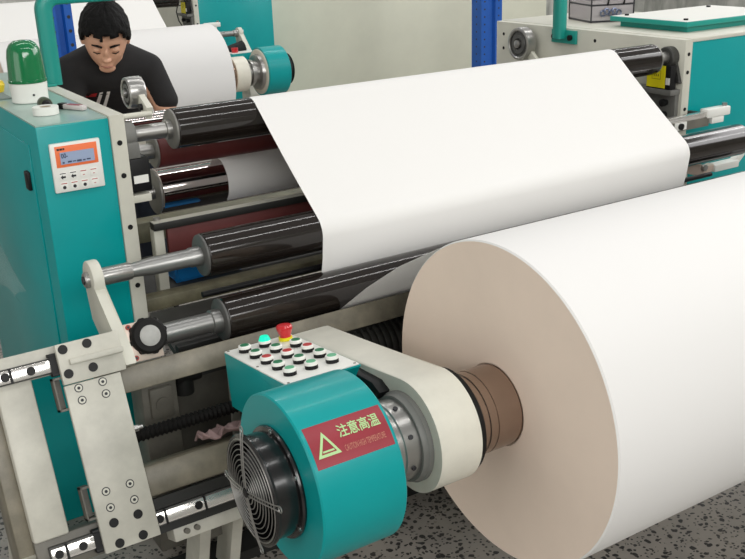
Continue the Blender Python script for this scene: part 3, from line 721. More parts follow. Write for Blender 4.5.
# collar flange for the outfeed roller
m = MB(); slbox(m, .702, .80, .016, .126, -.066, -.055, bev=.002); fl = obj('bearing_flange', m, DENIMGREY, t)
for X, s_ in ((.718, .116), (.720, .028)):
    m = MB(); slcyl(m, X, s_, -.056, -.051, .0075, 0, 14); slcyl(m, X, s_, -.052, -.050, .004, 1, 6); obj('flange_screw', m, [INKRED, INK], fl)
m = MB(); slbox(m, .71, .812, .024, .124, -.175, -.066, bev=.006); obj('bearing_block', m, MIDGREY, t)
m = MB()
kc = (.764, .080)
for n0, n1, r0, r1 in ((-.056, -.050, .046, .050), (-.050, -.028, .050, .050), (-.028, -.022, .050, .044)):
    m.cyl(SL(kc[0], n0, kc[1]), SL(kc[0], n1, kc[1]), r0, r1, n=36)
for k in range(8):
    a_ = 2*PI*k/8+.2
    m.cyl(SL(kc[0]+.045*math.cos(a_), -.052, kc[1]+.045*math.sin(a_)), SL(kc[0]+.045*math.cos(a_), -.030, kc[1]+.045*math.sin(a_)), .009, n=12)
kb = obj('locking_collar', m, RUBBER, t)
m = MB(); m.cyl(SL(kc[0], -.03, kc[1]), SL(kc[0], -.0195, kc[1]), .029, n=32); m.cyl(SL(kc[0], -.0195, kc[1]), SL(kc[0], -.0175, kc[1]), .028, .025, n=32); obj('collar_disc', m, mat('pale_cast_disc', srgb(168, 168, 164), .5, noise=.15, nscale=30), kb)
m = MB(); m.box(.71, .81, 2.455, 2.60, .640, .668, bev=.003); obj('collar_seat', m, CREAMW, t)

# ------------------------------------------------------------------ swing arm with chuck
t = thing('swing_arm', 'ivory cast arm carrying the paper roll on a bronzed steel chuck', 'machine arm', (1.19, 2.0, .5))
yb, zb, rb_ = RC[0], RC[1], .142
pts = arc((yb, zb), rb_, 263, 82, 28)         # round the front, bottom to top
pts += [(2.26, .756), (2.285, .745), (2.30, .72), (2.275, .545), (2.20, .525)]
m = MB(); m.prism(pts, 1.13, 1.247, 'x', bev=.010, seg=3); obj('arm_casting', m, IVORY, t)
m = MB(); m.prism([(1.93, .795), (2.285, .748), (2.275, .55), (1.98, .60)], 1.100, 1.132, 'x', bev=.004); obj('arm_web', m, IVORY, t)
m = MB(); slbox(m, 1.0, 1.30, -.446, -.11, -.018, 0, bev=.003); obj('arm_carriage', m, CREAMW, t)
m = MB(); slbox(m, .99, 1.30, -.44, -.431, -.046, -.018, bev=.002); slbox(m, .99, 1.30, -.388, -.379, -.046, -.018, bev=.002); obj('slide_block', m, BLACK, t)
m = MB(); m.lathe([(1.246, .128), (1.25, .133), (1.266, .133), (1.27, .128), (1.27, .11)], RC, n=56); obj('seal_ring', m, RUBBER, t)
m = MB(); m.lathe([(1.268, .106), (1.285, .106), (1.288, .103), (1.302, .103), (1.304, .106), (1.322, .106), (1.323, .104), (1.327, .104), (1.328, .106), (1.40, .106), (1.403, .103), (1.403, .02)], RC, n=64); obj('chuck', m, BROWNST, t)
m = MB(); m.lathe([(1.131, .112), (1.118, .112), (1.114, .108), (1.104, .106), (1.104, .08)], RC, n=56); obj('bore_ring', m, MIDGREY, t)
m = MB(); m.prism([(1.765, .785), (1.80, .80), (1.92, .79), (1.93, .70), (1.815, .70)], 1.100, 1.131, 'x', bev=.003); obj('link_plate', m, BLACK, t)

# heated brake drum with fan
t = thing('brake_drum', 'teal drum with red warning label and black fan at its end', 'brake', (.88, 1.695, .492))
m = MB(); m.lathe([(1.1035, .07), (1.1035, .098), (1.064, .100), (1.061, .097), (1.058, .097), (1.055, .101), (1.03, .101), (1.027, .093), (1.005, .093), (1.004, .110), (.994, .110)], RC, n=64); cl = obj('clutch_rings', m, STEEL, t)
for k in range(8):
    aa = 2*PI*k/8+.25; m = MB(); p = (1.082, RC[0]+.099*math.cos(aa), RC[1]+.099*math.sin(aa)); q = (1.082, RC[0]+.103*math.cos(aa), RC[1]+.103*math.sin(aa)); m.cyl(p, q, .006, n=10); obj('set_screw', m, INK, cl)
m = MB(); m.lathe([(.786, .09), (.786, .1965), (.7895, .20), (.992, .20), (.9955, .1965), (.9955, .09)], RC, n=128); obj('drum_shell', m, TEAL, t)
def cylmap(bm, r):
    # x along the axis, y = angle in degrees up the drum's front
    for v in bm.verts:
        a_ = math.radians(v.co.y); v.co = Vector((v.co.x, RC[0]-r*math.cos(a_), RC[1]+r*math.sin(a_)))
m = MB(); N = 16
rows = [[m.bm.verts.new((x, 32.0+27*i/N, 0)) for x in (.797, .986)] for i in range(N+1)]
for A, B in zip(rows, rows[1:]): m.bm.faces.new((A[0], A[1], B[1], B[0]))
cylmap(m.bm, .2004); lab = obj('warning_label', m, LABELRED, t); lab['label'] = 'red warning label with pale green print'
def labelmesh(bm, r, mt, name):
    mb = MB(); mb.bm.free(); cylmap(bm, r); mb.bm = bm; return obj(name, mb, mt, lab)
bm = text_bm('注意高温', .03, bold=.0004); fit_bm(bm, .869, .971, 46.2, 54.6); labelmesh(bm, .2014, LABELGRN, 'lettering')
bm = text_bm('CAUTION HIGH TEMPERATURE', .02, bold=.0); fit_bm(bm, .871, .971, 37.6, 41.4); labelmesh(bm, .2012, LABELPNK, 'lettering')
bm = bmesh.new()
def ring2(pts, shrink):
    c = [sum(p[i] for p in pts)/3 for i in (0, 1)]
    o_ = [bm.verts.new((p[0], p[1], 0)) for p in pts]; i_ = [bm.verts.new((c[0]+(p[0]-c[0])*shrink, c[1]+(p[1]-c[1])*shrink, 0)) for p in pts]
    for k in range(3): bm.faces.new((o_[k], o_[(k+1) % 3], i_[(k+1) % 3], i_[k]))
ring2([(.8335, 53.4), (.861, 38.0), (.806, 38.0)], .66)
v = [bm.verts.new(p) for p in ((.820, 40.6, 0), (.847, 40.6, 0), (.847, 41.7, 0), (.820, 41.7, 0))]; bm.faces.new(v)
bmesh.ops.subdivide_edges(bm, edges=bm.edges[:], cuts=3, use_grid_fill=True)
labelmesh(bm, .2013, LABELGRN, 'warning_triangle')
# fan
m = MB(); m.lathe([(.7865, .128), (.781, .130), (.776, .128), (.774, .119), (.728, .119), (.726, .127), (.720, .128), (.717, .124), (.719, .112), (.772, .108), (.775, .05), (.775, .01)], RC, n=72)
fan = obj('fan_housing', m, GLOSSBLK, t)
for k in range(6):
    aa = 2*PI*k/6+.5; m = MB(); p = Vector((.781, RC[0]+.124*math.cos(aa), RC[1]+.124*math.sin(aa))); m.cyl(p, p+Vector((-.008, 0, 0)), .005, n=10); obj('housing_screw', m, STEEL, fan)
m = MB()
for k in range(7):
    a0 = 2*PI*k/7
    pr = []
    for rr_, tw, xx in ((.035, 0, .745), (.035, .55, .765), (.104, .75, .768), (.104, .15, .74)):
        pr.append(Vector((xx, RC[0]+rr_*math.cos(a0+tw), RC[1]+rr_*math.sin(a0+tw))))
    f1 = [m.bm.verts.new(p) for p in pr]; f2 = [m.bm.verts.new(p+Vector((.003, 0, 0))) for p in pr]
    m.bm.faces.new(f1); m.bm.faces.new(f2[::-1])
    for i in range(4): m.bm.faces.new((f1[i], f2[i], f2[(i+1) % 4], f1[(i+1) % 4]))
m.lathe([(.774, .038), (.738, .038), (.734, .034), (.734, .004)], RC, n=32); obj('fan_blades', m, mat('dark_fan_plastic', srgb(42, 42, 44), .4), fan)
m = MB()
for i in range(10):
    r_ = .016+.0112*i; xx = .7175-.010*(1-(r_/.12)**2)
    m.tube([(xx, RC[0]+r_*math.cos(b), RC[1]+r_*math.sin(b)) for b in [2*PI*k/48 for k in range(48)]], .0012 if i < 9 else .0018, 6, closed=True)
for k in range(4):
    b = math.radians(-11+90*k)
    for off in (-.0045, .0045):
        d = Vector((0, math.cos(b), math.sin(b))); nn = Vector((0, -math.sin(b), math.cos(b)))*off; c0 = Vector((.705, RC[0], RC[1]))
        m.tube([c0+d*.006+nn, c0+d*.06+nn+Vector((.003, 0, 0)), c0+d*.119+nn+Vector((.010, 0, 0)), c0+d*.138+nn*1.4+Vector((.014, 0, 0))], .0016, 6)
    c1 = Vector((.719, RC[0], RC[1]))+Vector((0, math.cos(b), math.sin(b)))*.142
    m.tube([c1+Vector((0, .007*math.cos(q), .007*math.sin(q))) for q in [2*PI*i/12 for i in range(12)]], .0016, 6, closed=True)
obj('finger_guard', m, STEEL, fan)['label'] = 'chrome wire fan guard'
m = MB(); m.lathe([(.704, .012), (.702, .010), (.702, .002)], RC, n=16); obj('guard_hub', m, BLACK, fan)

# ------------------------------------------------------------------ push-button box
pv0 = Vector((.895, 2.21, .785)); pdv = Vector((0, -.365, .05)).normalized(); pn = Vector((0, .05, .365)).normalized()
def PB(x, d, h): return tuple(pv0+Vector((x, 0, 0))+pdv*d+pn*h)
t = thing('control_box', 'teal control box with white push-button panel beside the ivory arm', 'control box', (.99, 2.0, .64))
m = MB(); m.prism([(-.001, -.003), (.3695, -.003), (.3695, -.007), (.345, -.03), (.318, -.07), (.296, -.155), (-.001, -.155)], -.001, .203, 'x', bev=.0015, T=PB); obj('box_body', m, TEAL, t)
m = MB(); m.box(0, .199, 0, .368, -.003, .001, bev=.001, T=PB); pp = obj('button_panel', m, WHITEP, t)
for x, d in ((.008, .008), (.191, .36), (.008, .36), (.191, .008), (.008, .19)):
    m = MB(); m.cyl(PB(x, d, .0008), PB(x, d, .002), .0035, n=10); obj('panel_screw', m, GREYW, pp)
GRID = {0: ('g', 'g', 'r', 'g', 'l'), 1: ('lit', 'g', 'r', 'g', 'l'), 2: ('stop', 'g', 'r', 'g', 'l')}
def push_button(face, lit=False):
    m = MB(); m.cyl(PB(0, 0, .001), PB(0, 0, .011), .0165, n=28, mi=0)
    o = obj('push_button', m, BLACK, t)
    m = MB(); A = [(.011, .0172), (.017, .0172), (.019, .0155), (.019, .0125)]
    prof = [(a_, r_) for a_, r_ in A]
    rings = []
    for h, r_ in prof: rings.append([m.bm.verts.new(Vector(PB(0, 0, h))+r_*(math.cos(2*PI*k/28)*Vector((1, 0, 0))+math.sin(2*PI*k/28)*pdv)) for k in range(28)])
    for P_, Q_ in zip(rings, rings[1:]):
        for k in range(28): m.bm.faces.new((P_[k], P_[(k+1) % 28], Q_[(k+1) % 28], Q_[k]))
    m.bm.faces.new(rings[0]); m.bm.faces.new(rings[-1])
    b = obj('bezel', m, WHITEP, o); b.parent = o
    m = MB(); m.cyl(PB(0, 0, .0185), PB(0, 0, .0205 if not lit else .03), .0125 if not lit else .0165, .0115 if not lit else .011, n=24); c = obj('cap', m, face, o)
    return o
for col in range(3):
    for row, kind in enumerate(GRID[col]):
        x, d = (.040, .099, .158)[col], (.047, .114, .180, .245, .308)[row]
        if kind == 'stop':
            m = MB(); m.cyl(PB(0, 0, .001), PB(0, 0, .010), .019, n=28, mi=1); m.cyl(PB(0, 0, .010), PB(0, 0, .017), .0155, n=24, mi=0)
            o = obj('emergency_stop', m, [RED, YELLOW], t); o['label'] = 'red mushroom emergency stop'
            m = MB(); cs_ = [(.016, .0165), (.024, .019), (.033, .0222), (.039, .0222), (.043, .019), (.044, .010)]
            for (h0, r0), (h1, r1) in zip(cs_, cs_[1:]): m.cyl(PB(0, 0, h0), PB(0, 0, h1), r0, r1, n=32)
            bmesh.ops.remove_doubles(m.bm, verts=m.bm.verts, dist=1e-5)
            c = obj('mushroom_head', m, RED, o)
            d = .040; x = .164
        else:
            o = push_button({'g': GREENB, 'r': REDP, 'l': GREENL, 'lit': GREENLIT}[kind], kind == 'lit')
            if kind == 'lit': o['label'] = 'lit green lamp button'
            elif kind == 'r': o['label'] = 'red push button'
        o.location = (Vector(PB(x, d, 0))-pv0)*K

# ------------------------------------------------------------------ clear film hanging by the cabinet
m = MB(); rows = []
for i in range(9):
    row = []
    for j in range(9):
        u_, v_ = i/8, j/8
        row.append(m.bm.verts.new((.60-.02*math.sin(u_*5+v_*2), 3.24+.5*v_-.0*u_, .66-.20*v_*0+.20*u_*(0.3+.7*v_)+.02*math.sin(v_*6+u_*4))))
    rows.append(row)
for A, B in zip(rows, rows[1:]):
    for j in range(8): m.bm.faces.new((A[j], A[j+1], B[j+1], B[j]))
o = obj('plastic_film', m, CLEAR, sharp=80); tag(o, 'clear crinkled plastic film against the cabinet door behind the upper rail', 'plastic film')

# ------------------------------------------------------------------ the machine behind
OFF = Vector((.05, 5.75, 0))
paper_web('white paper sheet of the rear machine behind the man', 'paper')
paper_roll('white paper roll of the rear machine behind the man')
main_rollers(True)
right_cabinet(True)
tension_sensor('black sensor box with yellow sticker on the rear machine')
sensor_rail('steel sensor rail above the rear paper roll')
t = thing('swing_arm', 'cream arm holding the end of the rear paper roll', 'machine arm', (3.3, 2.0, .5))
m = MB(); pts2 = arc((yb, zb), rb_, 263, 82, 28)+[(2.26, .756), (2.30, .72), (2.275, .545), (2.20, .525)]
m.prism(pts2, 3.253, 3.37, 'x', bev=.010, seg=3); obj('arm_casting', m, IVORY, t)
m = MB(); m.lathe([(3.101, .02), (3.101, .104), (3.235, .104), (3.236, .125), (3.254, .125)], RC, n=48); obj('chuck', m, BROWNST, t)
m = MB(); m.box(3.25, 3.45, 2.28, 2.33, 0, .75); obj('arm_carriage', m, CREAMW, t)
t = thing('brake_drum', 'teal brake drum on the steel rings at the end of the rear roll', 'brake', (3.6, 1.695, .492))
m = MB(); m.lathe([(3.371, .112), (3.385, .112), (3.39, .085), (3.41, .085), (3.412, .108), (3.44, .108), (3.443, .094), (3.475, .094), (3.478, .14), (3.506, .15)], RC, n=48); obj('clutch_rings', m, STEEL, t)
m = MB(); m.lathe([(3.503, .12), (3.503, .18), (3.507, .185), (3.513, .185)], RC, n=64); obj('rim_plate', m, CREAM, t)
m = MB(); m.lathe([(3.512, .1), (3.512, .196), (3.517, .20), (3.71, .20), (3.714, .196), (3.714, .1)], RC, n=96); obj('drum_shell', m, TEAL, t)
m = MB(); m.lathe([(3.713, .12), (3.775, .12), (3.78, .128), (3.786, .12), (3.782, .02)], RC, n=48); obj('fan_housing', m, BLACK, t)
t = thing('control_box', 'pale control box with a red button behind the rear drum', 'control box', (3.45, 2.0, .6))
m = MB(); m.box(3.375, 3.60, 1.90, 2.20, .70, .83, bev=.004); obj('box_body', m, TEAL, t)
m = MB(); m.box(3.375, 3.60, 1.90, 2.20, .83, .836); obj('button_panel', m, WHITEP, t)
m = MB(); m.cyl((3.42, 1.95, .835), (3.42, 1.95, .875), .026, .03, n=20); obj('emergency_stop', m, RED, t)
m = MB(); m.cyl((3.40, 2.05, .83), (3.55, 2.05, .87), .05, n=20, mi=0); obj('lamp_cluster', m, BLACK, t)
t = thing('roller_bracket', 'cream bracket holding the shaft end above the rear control box', 'bracket', (3.80, 2.4, .7))
m = MB(); m.prism(arc((B1[0], B1[1]), .05, -10, 190, 14)+[(2.42, .78), (2.34, .64), (2.45, .60), (2.64, .76)], 3.76, 3.80, 'x', bev=.004); obj('bracket_plate', m, CREAM, t)
m = MB(); m.lathe([(3.72, .03), (3.76, .034), (3.81, .034)], B1[:2], n=28); obj('bearing_sleeve', m, STEEL, t)
m = MB(); m.prism([(2.30, .40), (2.48, .40), (2.48, .70), (2.38, .70)], 3.70, 3.82, 'x', bev=.004); m.box(3.70, 3.82, 2.3, 2.48, 0, .40); obj('bracket_foot', m, CREAMW, t)
OFF = Vector((0, 0, 0))

# grey partition and blue rack uprights
t = thing('partition_screen', 'plain grey sheet partition behind the teal drum and blue upright', 'partition', (5.8, 9.3, 0))
m = MB(); m.box(4.37, 8.4, 9.28, 9.33, .04, 2.9, bev=.004); obj('screen_sheet', m, PANELG, t)
m = MB(); m.box(4.37, 8.4, 9.26, 9.35, 0, .06); obj('foot_rail', m, DGREY, t)
def upright(label, x, y, h, wd, dp):
    t = thing('rack_upright', label, 'rack', (x, y, 0), 'blue rack uprights')
    m = MB(); pts = [(x-wd/2, y+dp), (x-wd/2, y), (x-wd*.18, y), (x-wd*.12, y+.03), (x+wd*.12, y+.03), (x+wd*.18, y), (x+wd/2, y), (x+wd/2, y+dp), (x+wd/2-.012, y+dp), (x+wd/2-.012, y+.04), (x-wd/2+.012, y+.04), (x-wd/2+.012, y+dp)]
    m.prism(pts, 0, h, 'z')
    for k in range(int(h/.075)):
        z = .06+k*.075
        for xx in (x-wd*.34, x+wd*.34):
            m.cyl((xx, y-.0008, z), (xx, y+.002, z), .010, n=8, mi=1)
        m.cyl((x-wd/2-.0008, y+dp*.5, z), (x-wd/2+.002, y+dp*.5, z), .010, n=8, mi=1)
    obj('post', m, [BLUE, INK], t)
    m = MB(); m.box(x-wd*.7, x+wd*.7, y-.03, y+dp+.03, 0, .012); obj('foot_plate', m, BLUE, t)
upright('blue perforated rack upright between the green beacon and the man', 1.465, 5.5, 3.0, .13, .10)
upright('blue perforated rack upright in front of the grey partition', 6.50, 8.0, 3.2, .27, .16)
# ------------------------------------------------------------------ the man (metres)
def skin_obj(name, chain, edges, mt, parent, sub=2, root=0, extra=None, voxel=.008, smooth=4):
    """one continuous surface grown over a skeleton: {id: ((x,y,z), radius or (rx,ry))} in metres, joined along edges"""
    base = ROOTLOC[parent.name]; done = set(); V, F = [], []
    nu, nv = 18, 12
    sv = [(0, 0, -1)]+[(math.sin(PI*j/nv)*math.cos(2*PI*i/nu), math.sin(PI*j/nv)*math.sin(2*PI*i/nu), -math.cos(PI*j/nv)) for j in range(1, nv) for i in range(nu)]+[(0, 0, 1)]
    sf = [(0, 1+(i+1) % nu, 1+i) for i in range(nu)]
    for j in range(nv-2):
        for i in range(nu): sf.append((1+j*nu+i, 1+j*nu+(i+1) % nu, 1+(j+1)*nu+(i+1) % nu, 1+(j+1)*nu+i))
    lt = 1+(nv-2)*nu; sf += [(lt+i, lt+(i+1) % nu, len(sv)-1) for i in range(nu)]
    def rad(i):
        r = chain[i][1]; return r if isinstance(r, tuple) else (r, r)
    def put(p, rx, ry):
        c = p-base; rz = (rx+ry)/2*.92; n0 = len(V)
        V.extend((c.x+x*rx, c.y+y*ry, c.z+z*rz) for x, y, z in sv); F.extend(tuple(q+n0 for q in f) for f in sf)
    for i, j in edges:
        p, q = Vector(chain[i][0]), Vector(chain[j][0]); (ax, ay), (bx, by) = rad(i), rad(j)
        n = max(2, int((q-p).length/(min(ax, ay, bx, by)*.28)))
        for k in range(n+1):
            if k in (0, n):
                e = i if k == 0 else j
                if e in done: continue
                done.add(e)
            t_ = k/n; put(p.lerp(q, t_), ax+(bx-ax)*t_, ay+(by-ay)*t_)
    bm = bmesh.new()
    if extra:
        extra(bm, base); bm.verts.index_update(); n0 = len(V)
        V.extend(tuple(v.co) for v in bm.verts); F.extend(tuple(v.index+n0 for v in f.verts) for f in bm.faces)
    bm.free(); me = bpy.data.meshes.new(name); me.from_pydata(V, [], F); me.materials.append(mt)
    o = bpy.data.objects.new(name, me); COL.objects.link(o); o.parent = parent
    rm = o.modifiers.new('merge', 'REMESH'); rm.mode = 'VOXEL'; rm.voxel_size = voxel; rm.use_smooth_shade = True
    sm = o.modifiers.new('smooth', 'SMOOTH'); sm.iterations = smooth; sm.factor = .5
    bpy.context.view_layer.update()
    ev = bpy.data.meshes.new_from_object(o.evaluated_get(bpy.context.evaluated_depsgraph_get()))
    o.modifiers.clear(); o.data = ev; ev.materials.clear(); ev.materials.append(mt)
    for p in o.data.polygons: p.use_smooth = True
    return o
man = thing('person', 'man in a black printed t-shirt bending over the machine, head bowed', 'person', (1.24/K, 4.05/K, 0))
HC = Vector((1.150, 3.728, 1.228)); YAW = math.atan2(-.30, .95)   # he faces the camera side
HM = Matrix.Translation(HC) @ Matrix.Rotation(YAW, 4, 'Z') @ Matrix.Rotation(YAW*0+math.radians(3), 4, 'Y') @ Matrix.Rotation(math.radians(32), 4, 'X') @ Matrix.Scale(1.07, 4)
# head frame: -y forward, z crown, x his left (picture right)
def head_shape(bm, base):
    g = bmesh.ops.create_uvsphere(bm, u_segments=48, v_segments=32, radius=1)
    vs = g['verts']
    for v in vs:
        x, y, z = v.co
        wx, wy, wz = .076, .094, .112
        t_ = max(0, -z)
        if z < 0:                                # fuller jaw than a plain ellipsoid
            h_ = math.hypot(x, y)
            if h_ > 1e-6:
                g_ = max(0., 1-t_**2.9)**(1/2.9)/h_; x, y = x*g_, y*g_
        nx = x*wx*(1-.36*t_**1.3); ny = y*wy*(1-.10*t_) ; nz = z*wz
        if y < 0: ny *= (1-.10*(1-abs(z)))     # flatter face
        if z < -.2 and y > 0: ny *= 1-.25*t_    # nape
        # eye hollows and brow
        for sx in (-1, 1):
            e = math.exp(-(((nx-sx*.031)/.017)**2+((nz-.006)/.011)**2))
            if y < 0: ny += .009*e
            bq = math.exp(-(((nx-sx*.030)/.024)**2+((nz-.028)/.008)**2))
            if y < 0: ny -= .004*bq
            ck = math.exp(-(((nx-sx*.045)/.02)**2+((nz+.03)/.022)**2))
            if y < 0: ny -= .004*ck
        v.co = Vector((nx, ny, nz))
    def blob(c, r, sc, rot=0):
        M = Matrix.Translation(Vector(c)) @ Matrix.Rotation(rot, 4, 'X') @ Matrix.Diagonal((r*sc[0], r*sc[1], r*sc[2], 1))
        q = bmesh.ops.create_uvsphere(bm, u_segments=16, v_segments=12, radius=1, matrix=M); vs.extend(q['verts'])
    blob((0, -.088, -.012), .03, (.32, .38, 1.0), .26); blob((0, -.097, -.028), .011, (1.1, .9, .8))
    blob((-.010, -.091, -.031), .007, (1, 1, .8)); blob((.010, -.091, -.031), .007, (1, 1, .8))
    blob((0, -.060, -.090), .022, (1.35, .75, .8))
    for sx in (-1, 1): blob((sx*.079, .008, -.008), .03, (.28, .55, 1.0)); blob((sx*.031, -.077, .005), .0125, (1.15, .8, .8))
    blob((0, -.078, -.063), .02, (1.1, .42, .5))
    for v in vs: v.co = HM @ v.co - base
# joints
J = {'pel': ((1.25, 4.03, .90), (.135, .10)), 'wai': ((1.225, 3.97, 1.0), (.12, .09)), 'che': ((1.195, 3.885, 1.09), (.13, .095)),
     'nb': ((1.18, 3.825, 1.15), (.06, .06)), 'nk': ((1.16, 3.775, 1.19), (.054, .054)), 'hd': ((1.152, 3.75, 1.225), (.055, .055)),
     'sL': ((1.04, 3.85, 1.105), .055), 'eL': ((.985, 3.79, .865), .042), 'wL': ((1.06, 3.58, .875), .030), 'hL': ((1.085, 3.53, .880), .030),
     'sR': ((1.325, 3.82, 1.09), .055), 'eR': ((1.385, 3.755, .875), .042), 'wR': ((1.29, 3.57, .880), .030), 'hR': ((1.262, 3.525, .885), .030),
     'tL': ((1.16, 4.05, .84), .085), 'kL': ((1.12, 4.02, .47), .058), 'aL': ((1.12, 4.09, .085), .042), 'fL': ((1.09, 3.98, .045), .04), 'qL': ((1.075, 3.90, .035), .033),
     'tR': ((1.33, 4.06, .84), .085), 'kR': ((1.355, 4.03, .47), .058), 'aR': ((1.36, 4.10, .085), .042), 'fR': ((1.35, 3.99, .045), .04), 'qR': ((1.345, 3.90, .035), .033)}
ED = [('pel', 'wai'), ('wai', 'che'), ('che', 'nb'), ('nb', 'nk'), ('nk', 'hd'), ('che', 'sL'), ('sL', 'eL'), ('eL', 'wL'), ('wL', 'hL'), ('che', 'sR'), ('sR', 'eR'), ('eR', 'wR'), ('wR', 'hR'),
      ('pel', 'tL'), ('tL', 'kL'), ('kL', 'aL'), ('aL', 'fL'), ('fL', 'qL'), ('pel', 'tR'), ('tR', 'kR'), ('kR', 'aR'), ('aR', 'fR'), ('fR', 'qR')]
for s, h, wv, sg in (('L', (1.085, 3.53, .880), (1.06, 3.58, .875), 1), ('R', (1.262, 3.525, .885), (1.29, 3.57, .880), -1)):
    h = Vector(h); d = (h-Vector(wv)).normalized(); sd_ = Vector((d.y, -d.x, 0)).normalized()
    for k, (off, ln) in enumerate(((-.027, .055), (-.009, .064), (.009, .060), (.027, .046))):
        b0 = h+d*.02+sd_*off; b1 = h+d*(.03+ln*.5)+sd_*off*1.15+Vector((0, 0, .002)); b2 = h+d*(.03+ln*.9)+sd_*off*1.2+Vector((0, 0, -.014))
        for q, (p, r) in enumerate(((b0, .0095), (b1, .0085), (b2, .0075))): J[f'f{s}{k}{q}'] = (tuple(p), r)
        ED += [('h'+s, f'f{s}{k}0'), (f'f{s}{k}0', f'f{s}{k}1'), (f'f{s}{k}1', f'f{s}{k}2')]
    th = [h-d*.005+sd_*sg*.03, h+d*.03+sd_*sg*.05+Vector((0, 0, -.008)), h+d*.055+sd_*sg*.048+Vector((0, 0, -.015))]
    for q, p in enumerate(th): J[f't{s}{q}'] = (tuple(p), .0105-.001*q)
    ED += [('h'+s, f't{s}0'), (f't{s}0', f't{s}1'), (f't{s}1', f't{s}2')]
skin_obj('body', J, ED, SKIN, man, 2, 0, head_shape, .0042, 3)
# t-shirt
SJ = {'che': ((1.196, 3.885, 1.085), (.150, .115)), 'wai': ((1.225, 3.97, .995), (.142, .108)), 'hem': ((1.25, 4.03, .88), (.152, .115)), 'nb': ((1.182, 3.855, 1.125), (.074, .062)),
      'sL': ((1.035, 3.852, 1.100), .066), 'mL': ((.995, 3.80, .93), .056), 'sR': ((1.335, 3.822, 1.085), .064), 'mR': ((1.375, 3.775, .955), .056)}
sh = skin_obj('t_shirt', SJ, [('che', 'wai'), ('wai', 'hem'), ('che', 'nb'), ('che', 'sL'), ('sL', 'mL'), ('che', 'sR'), ('sR', 'mR')], SHIRT, man, smooth=8)
from mathutils.bvhtree import BVHTree
_sb = BVHTree.FromPolygons([v.co + ROOTLOC[man.name] for v in sh.data.vertices], [p.vertices[:] for p in sh.data.polygons])
def print_patch(name, outline, mt):
    # lettering lying on the cloth: a small filled outline dropped onto the shirt front
    bm = bmesh.new(); bm.faces.new([bm.verts.new((x, 0, z)) for x, z in outline])
    bmesh.ops.subdivide_edges(bm, edges=bm.edges[:], cuts=3, use_grid_fill=True)
    for v in bm.verts:
        hit = _sb.ray_cast(Vector((v.co.x, 3.2, v.co.z)), Vector((0, 1, 0)))[0]
        v.co = (hit if hit else Vector((v.co.x, 3.83, v.co.z))) + Vector((0, -.0025, .001)) - ROOTLOC[man.name]
    me = bpy.data.meshes.new(name); bm.to_mesh(me); bm.free(); me.materials.append(mt)
    o = bpy.data.objects.new(name, me); COL.objects.link(o); o.parent = sh
for nm, ol, mt in (('shirt_print', [(1.083, 1.000), (1.118, 1.006), (1.118, .990), (1.083, .984)], SHIRTRED), ('shirt_print', [(1.083, .984), (1.096, .984), (1.096, .93), (1.083, .93)], SHIRTRED),
                   ('shirt_print', [(1.126, 1.008), (1.138, 1.010), (1.138, .93), (1.126, .93)], SHIRTWHT), ('shirt_print', [(1.152, 1.010), (1.164, 1.010), (1.164, .93), (1.152, .93)], SHIRTWHT)):
    print_patch(nm, ol, mt)
TJ = {'pel': ((1.25, 4.035, .91), (.142, .108)), 'tL': ((1.16, 4.05, .82), .098), 'kL': ((1.12, 4.02, .47), .074), 'aL': ((1.12, 4.09, .10), .062), 'tR': ((1.33, 4.06, .82), .098), 'kR': ((1.355, 4.03, .47), .074), 'aR': ((1.36, 4.10, .10), .062)}
skin_obj('trousers', TJ, [('pel', 'tL'), ('tL', 'kL'), ('kL', 'aL'), ('pel', 'tR'), ('tR', 'kR'), ('kR', 'aR')], TROUSER, man, smooth=6)
for s in 'LR':
    a_, f_, q_ = J['a'+s][0], J['f'+s][0], J['q'+s][0]
    skin_obj('shoe', {'h': ((a_[0], a_[1]+.03, .045), .045), 'm': ((f_[0], f_[1], .045), .048), 't': ((q_[0], q_[1]-.01, .04), .040)}, [('h', 'm'), ('m', 't')], SHOE, man, voxel=.006)
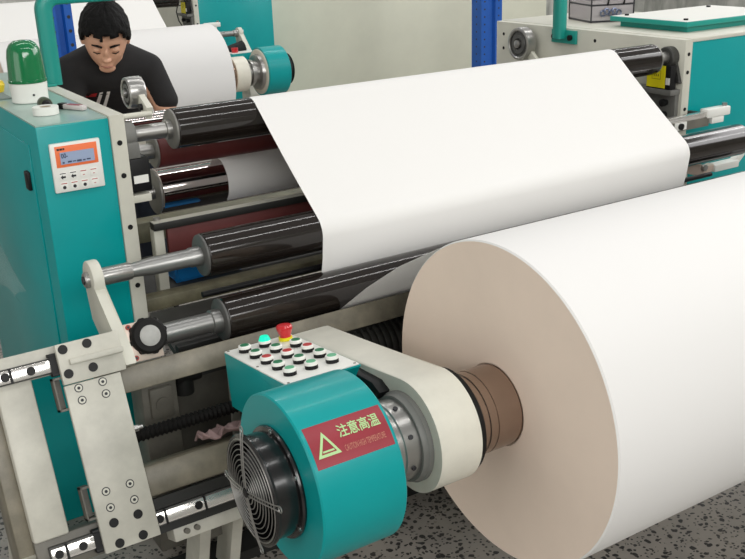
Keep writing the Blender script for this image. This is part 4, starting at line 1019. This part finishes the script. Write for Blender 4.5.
# hair: a cap over crown and back with a ragged fringe
bm = bmesh.new(); g = bmesh.ops.create_uvsphere(bm, u_segments=64, v_segments=40, radius=1)
hr = random.Random(11)
for v in list(bm.verts):
    x, y, z = v.co
    ang = math.atan2(x, -y)
    # lower limit of the hair: fringe in front, low behind
    fr = max(0, math.cos(ang))
    aa_ = abs(ang)
    lim = .40 if aa_ < .85 else (.40-(aa_-.85)/.4*.42 if aa_ < 1.25 else (-.02 if aa_ < 1.95 else max(-.5, -.02-(aa_-1.95)*.9)))
    lim += .05*math.sin(ang*11+.5)+.07*math.sin(ang*19+1)
    if z < lim: bm.verts.remove(v); continue
    puff = 1+.13*max(0, z)+.09*max(0, -y)*max(0, z)
    n_ = .012*math.sin(ang*13+z*9)+.014*math.sin(ang*23-z*14)+hr.uniform(-.009, .009)
    v.co = Vector((x*.0885*puff*(1+n_), y*.105*puff*(1+n_)+.002, z*.123*puff*(1+n_)+.004))
for v in bm.verts: v.co = HM @ v.co - ROOTLOC[man.name]
me = bpy.data.meshes.new('hair'); bm.to_mesh(me); bm.free(); me.materials.append(HAIR)
o = bpy.data.objects.new('hair', me); COL.objects.link(o); o.parent = man
md = o.modifiers.new('thickness', 'SOLIDIFY'); md.thickness = .012; md.offset = -1
for p in me.polygons: p.use_smooth = True
def man_part(name, mb, mt, parent=man, M=HM):
    bm = mb.bm; bmesh.ops.recalc_face_normals(bm, faces=bm.faces)
    for v in bm.verts: v.co = M @ v.co - ROOTLOC[man.name]
    for f in bm.faces: f.smooth = True
    me = bpy.data.meshes.new(name); bm.to_mesh(me); bm.free(); me.materials.append(mt)
    o = bpy.data.objects.new(name, me); COL.objects.link(o); o.parent = parent; return o
for sx in (-1, 1):
    m = MB(); m.tube([(sx*.013, -.0925, .025), (sx*.030, -.0915, .031), (sx*.047, -.080, .027)], [.0035, .0042, .0025], 8); man_part('eyebrow', m, HAIR)
    m = MB(); m.tube([(sx*.019, -.0885, -.001), (sx*.031, -.0895, -.004), (sx*.044, -.082, -.001)], [.0014, .002, .0014], 6); man_part('eyelid', m, HAIR)
m = MB(); m.tube([(-.021, -.0835, -.064), (-.008, -.0905, -.0625), (0, -.0905, -.0635), (.008, -.0905, -.0625), (.021, -.0835, -.064)], [.0015, .003, .0028, .003, .0015], 8); man_part('lips', m, LIP)
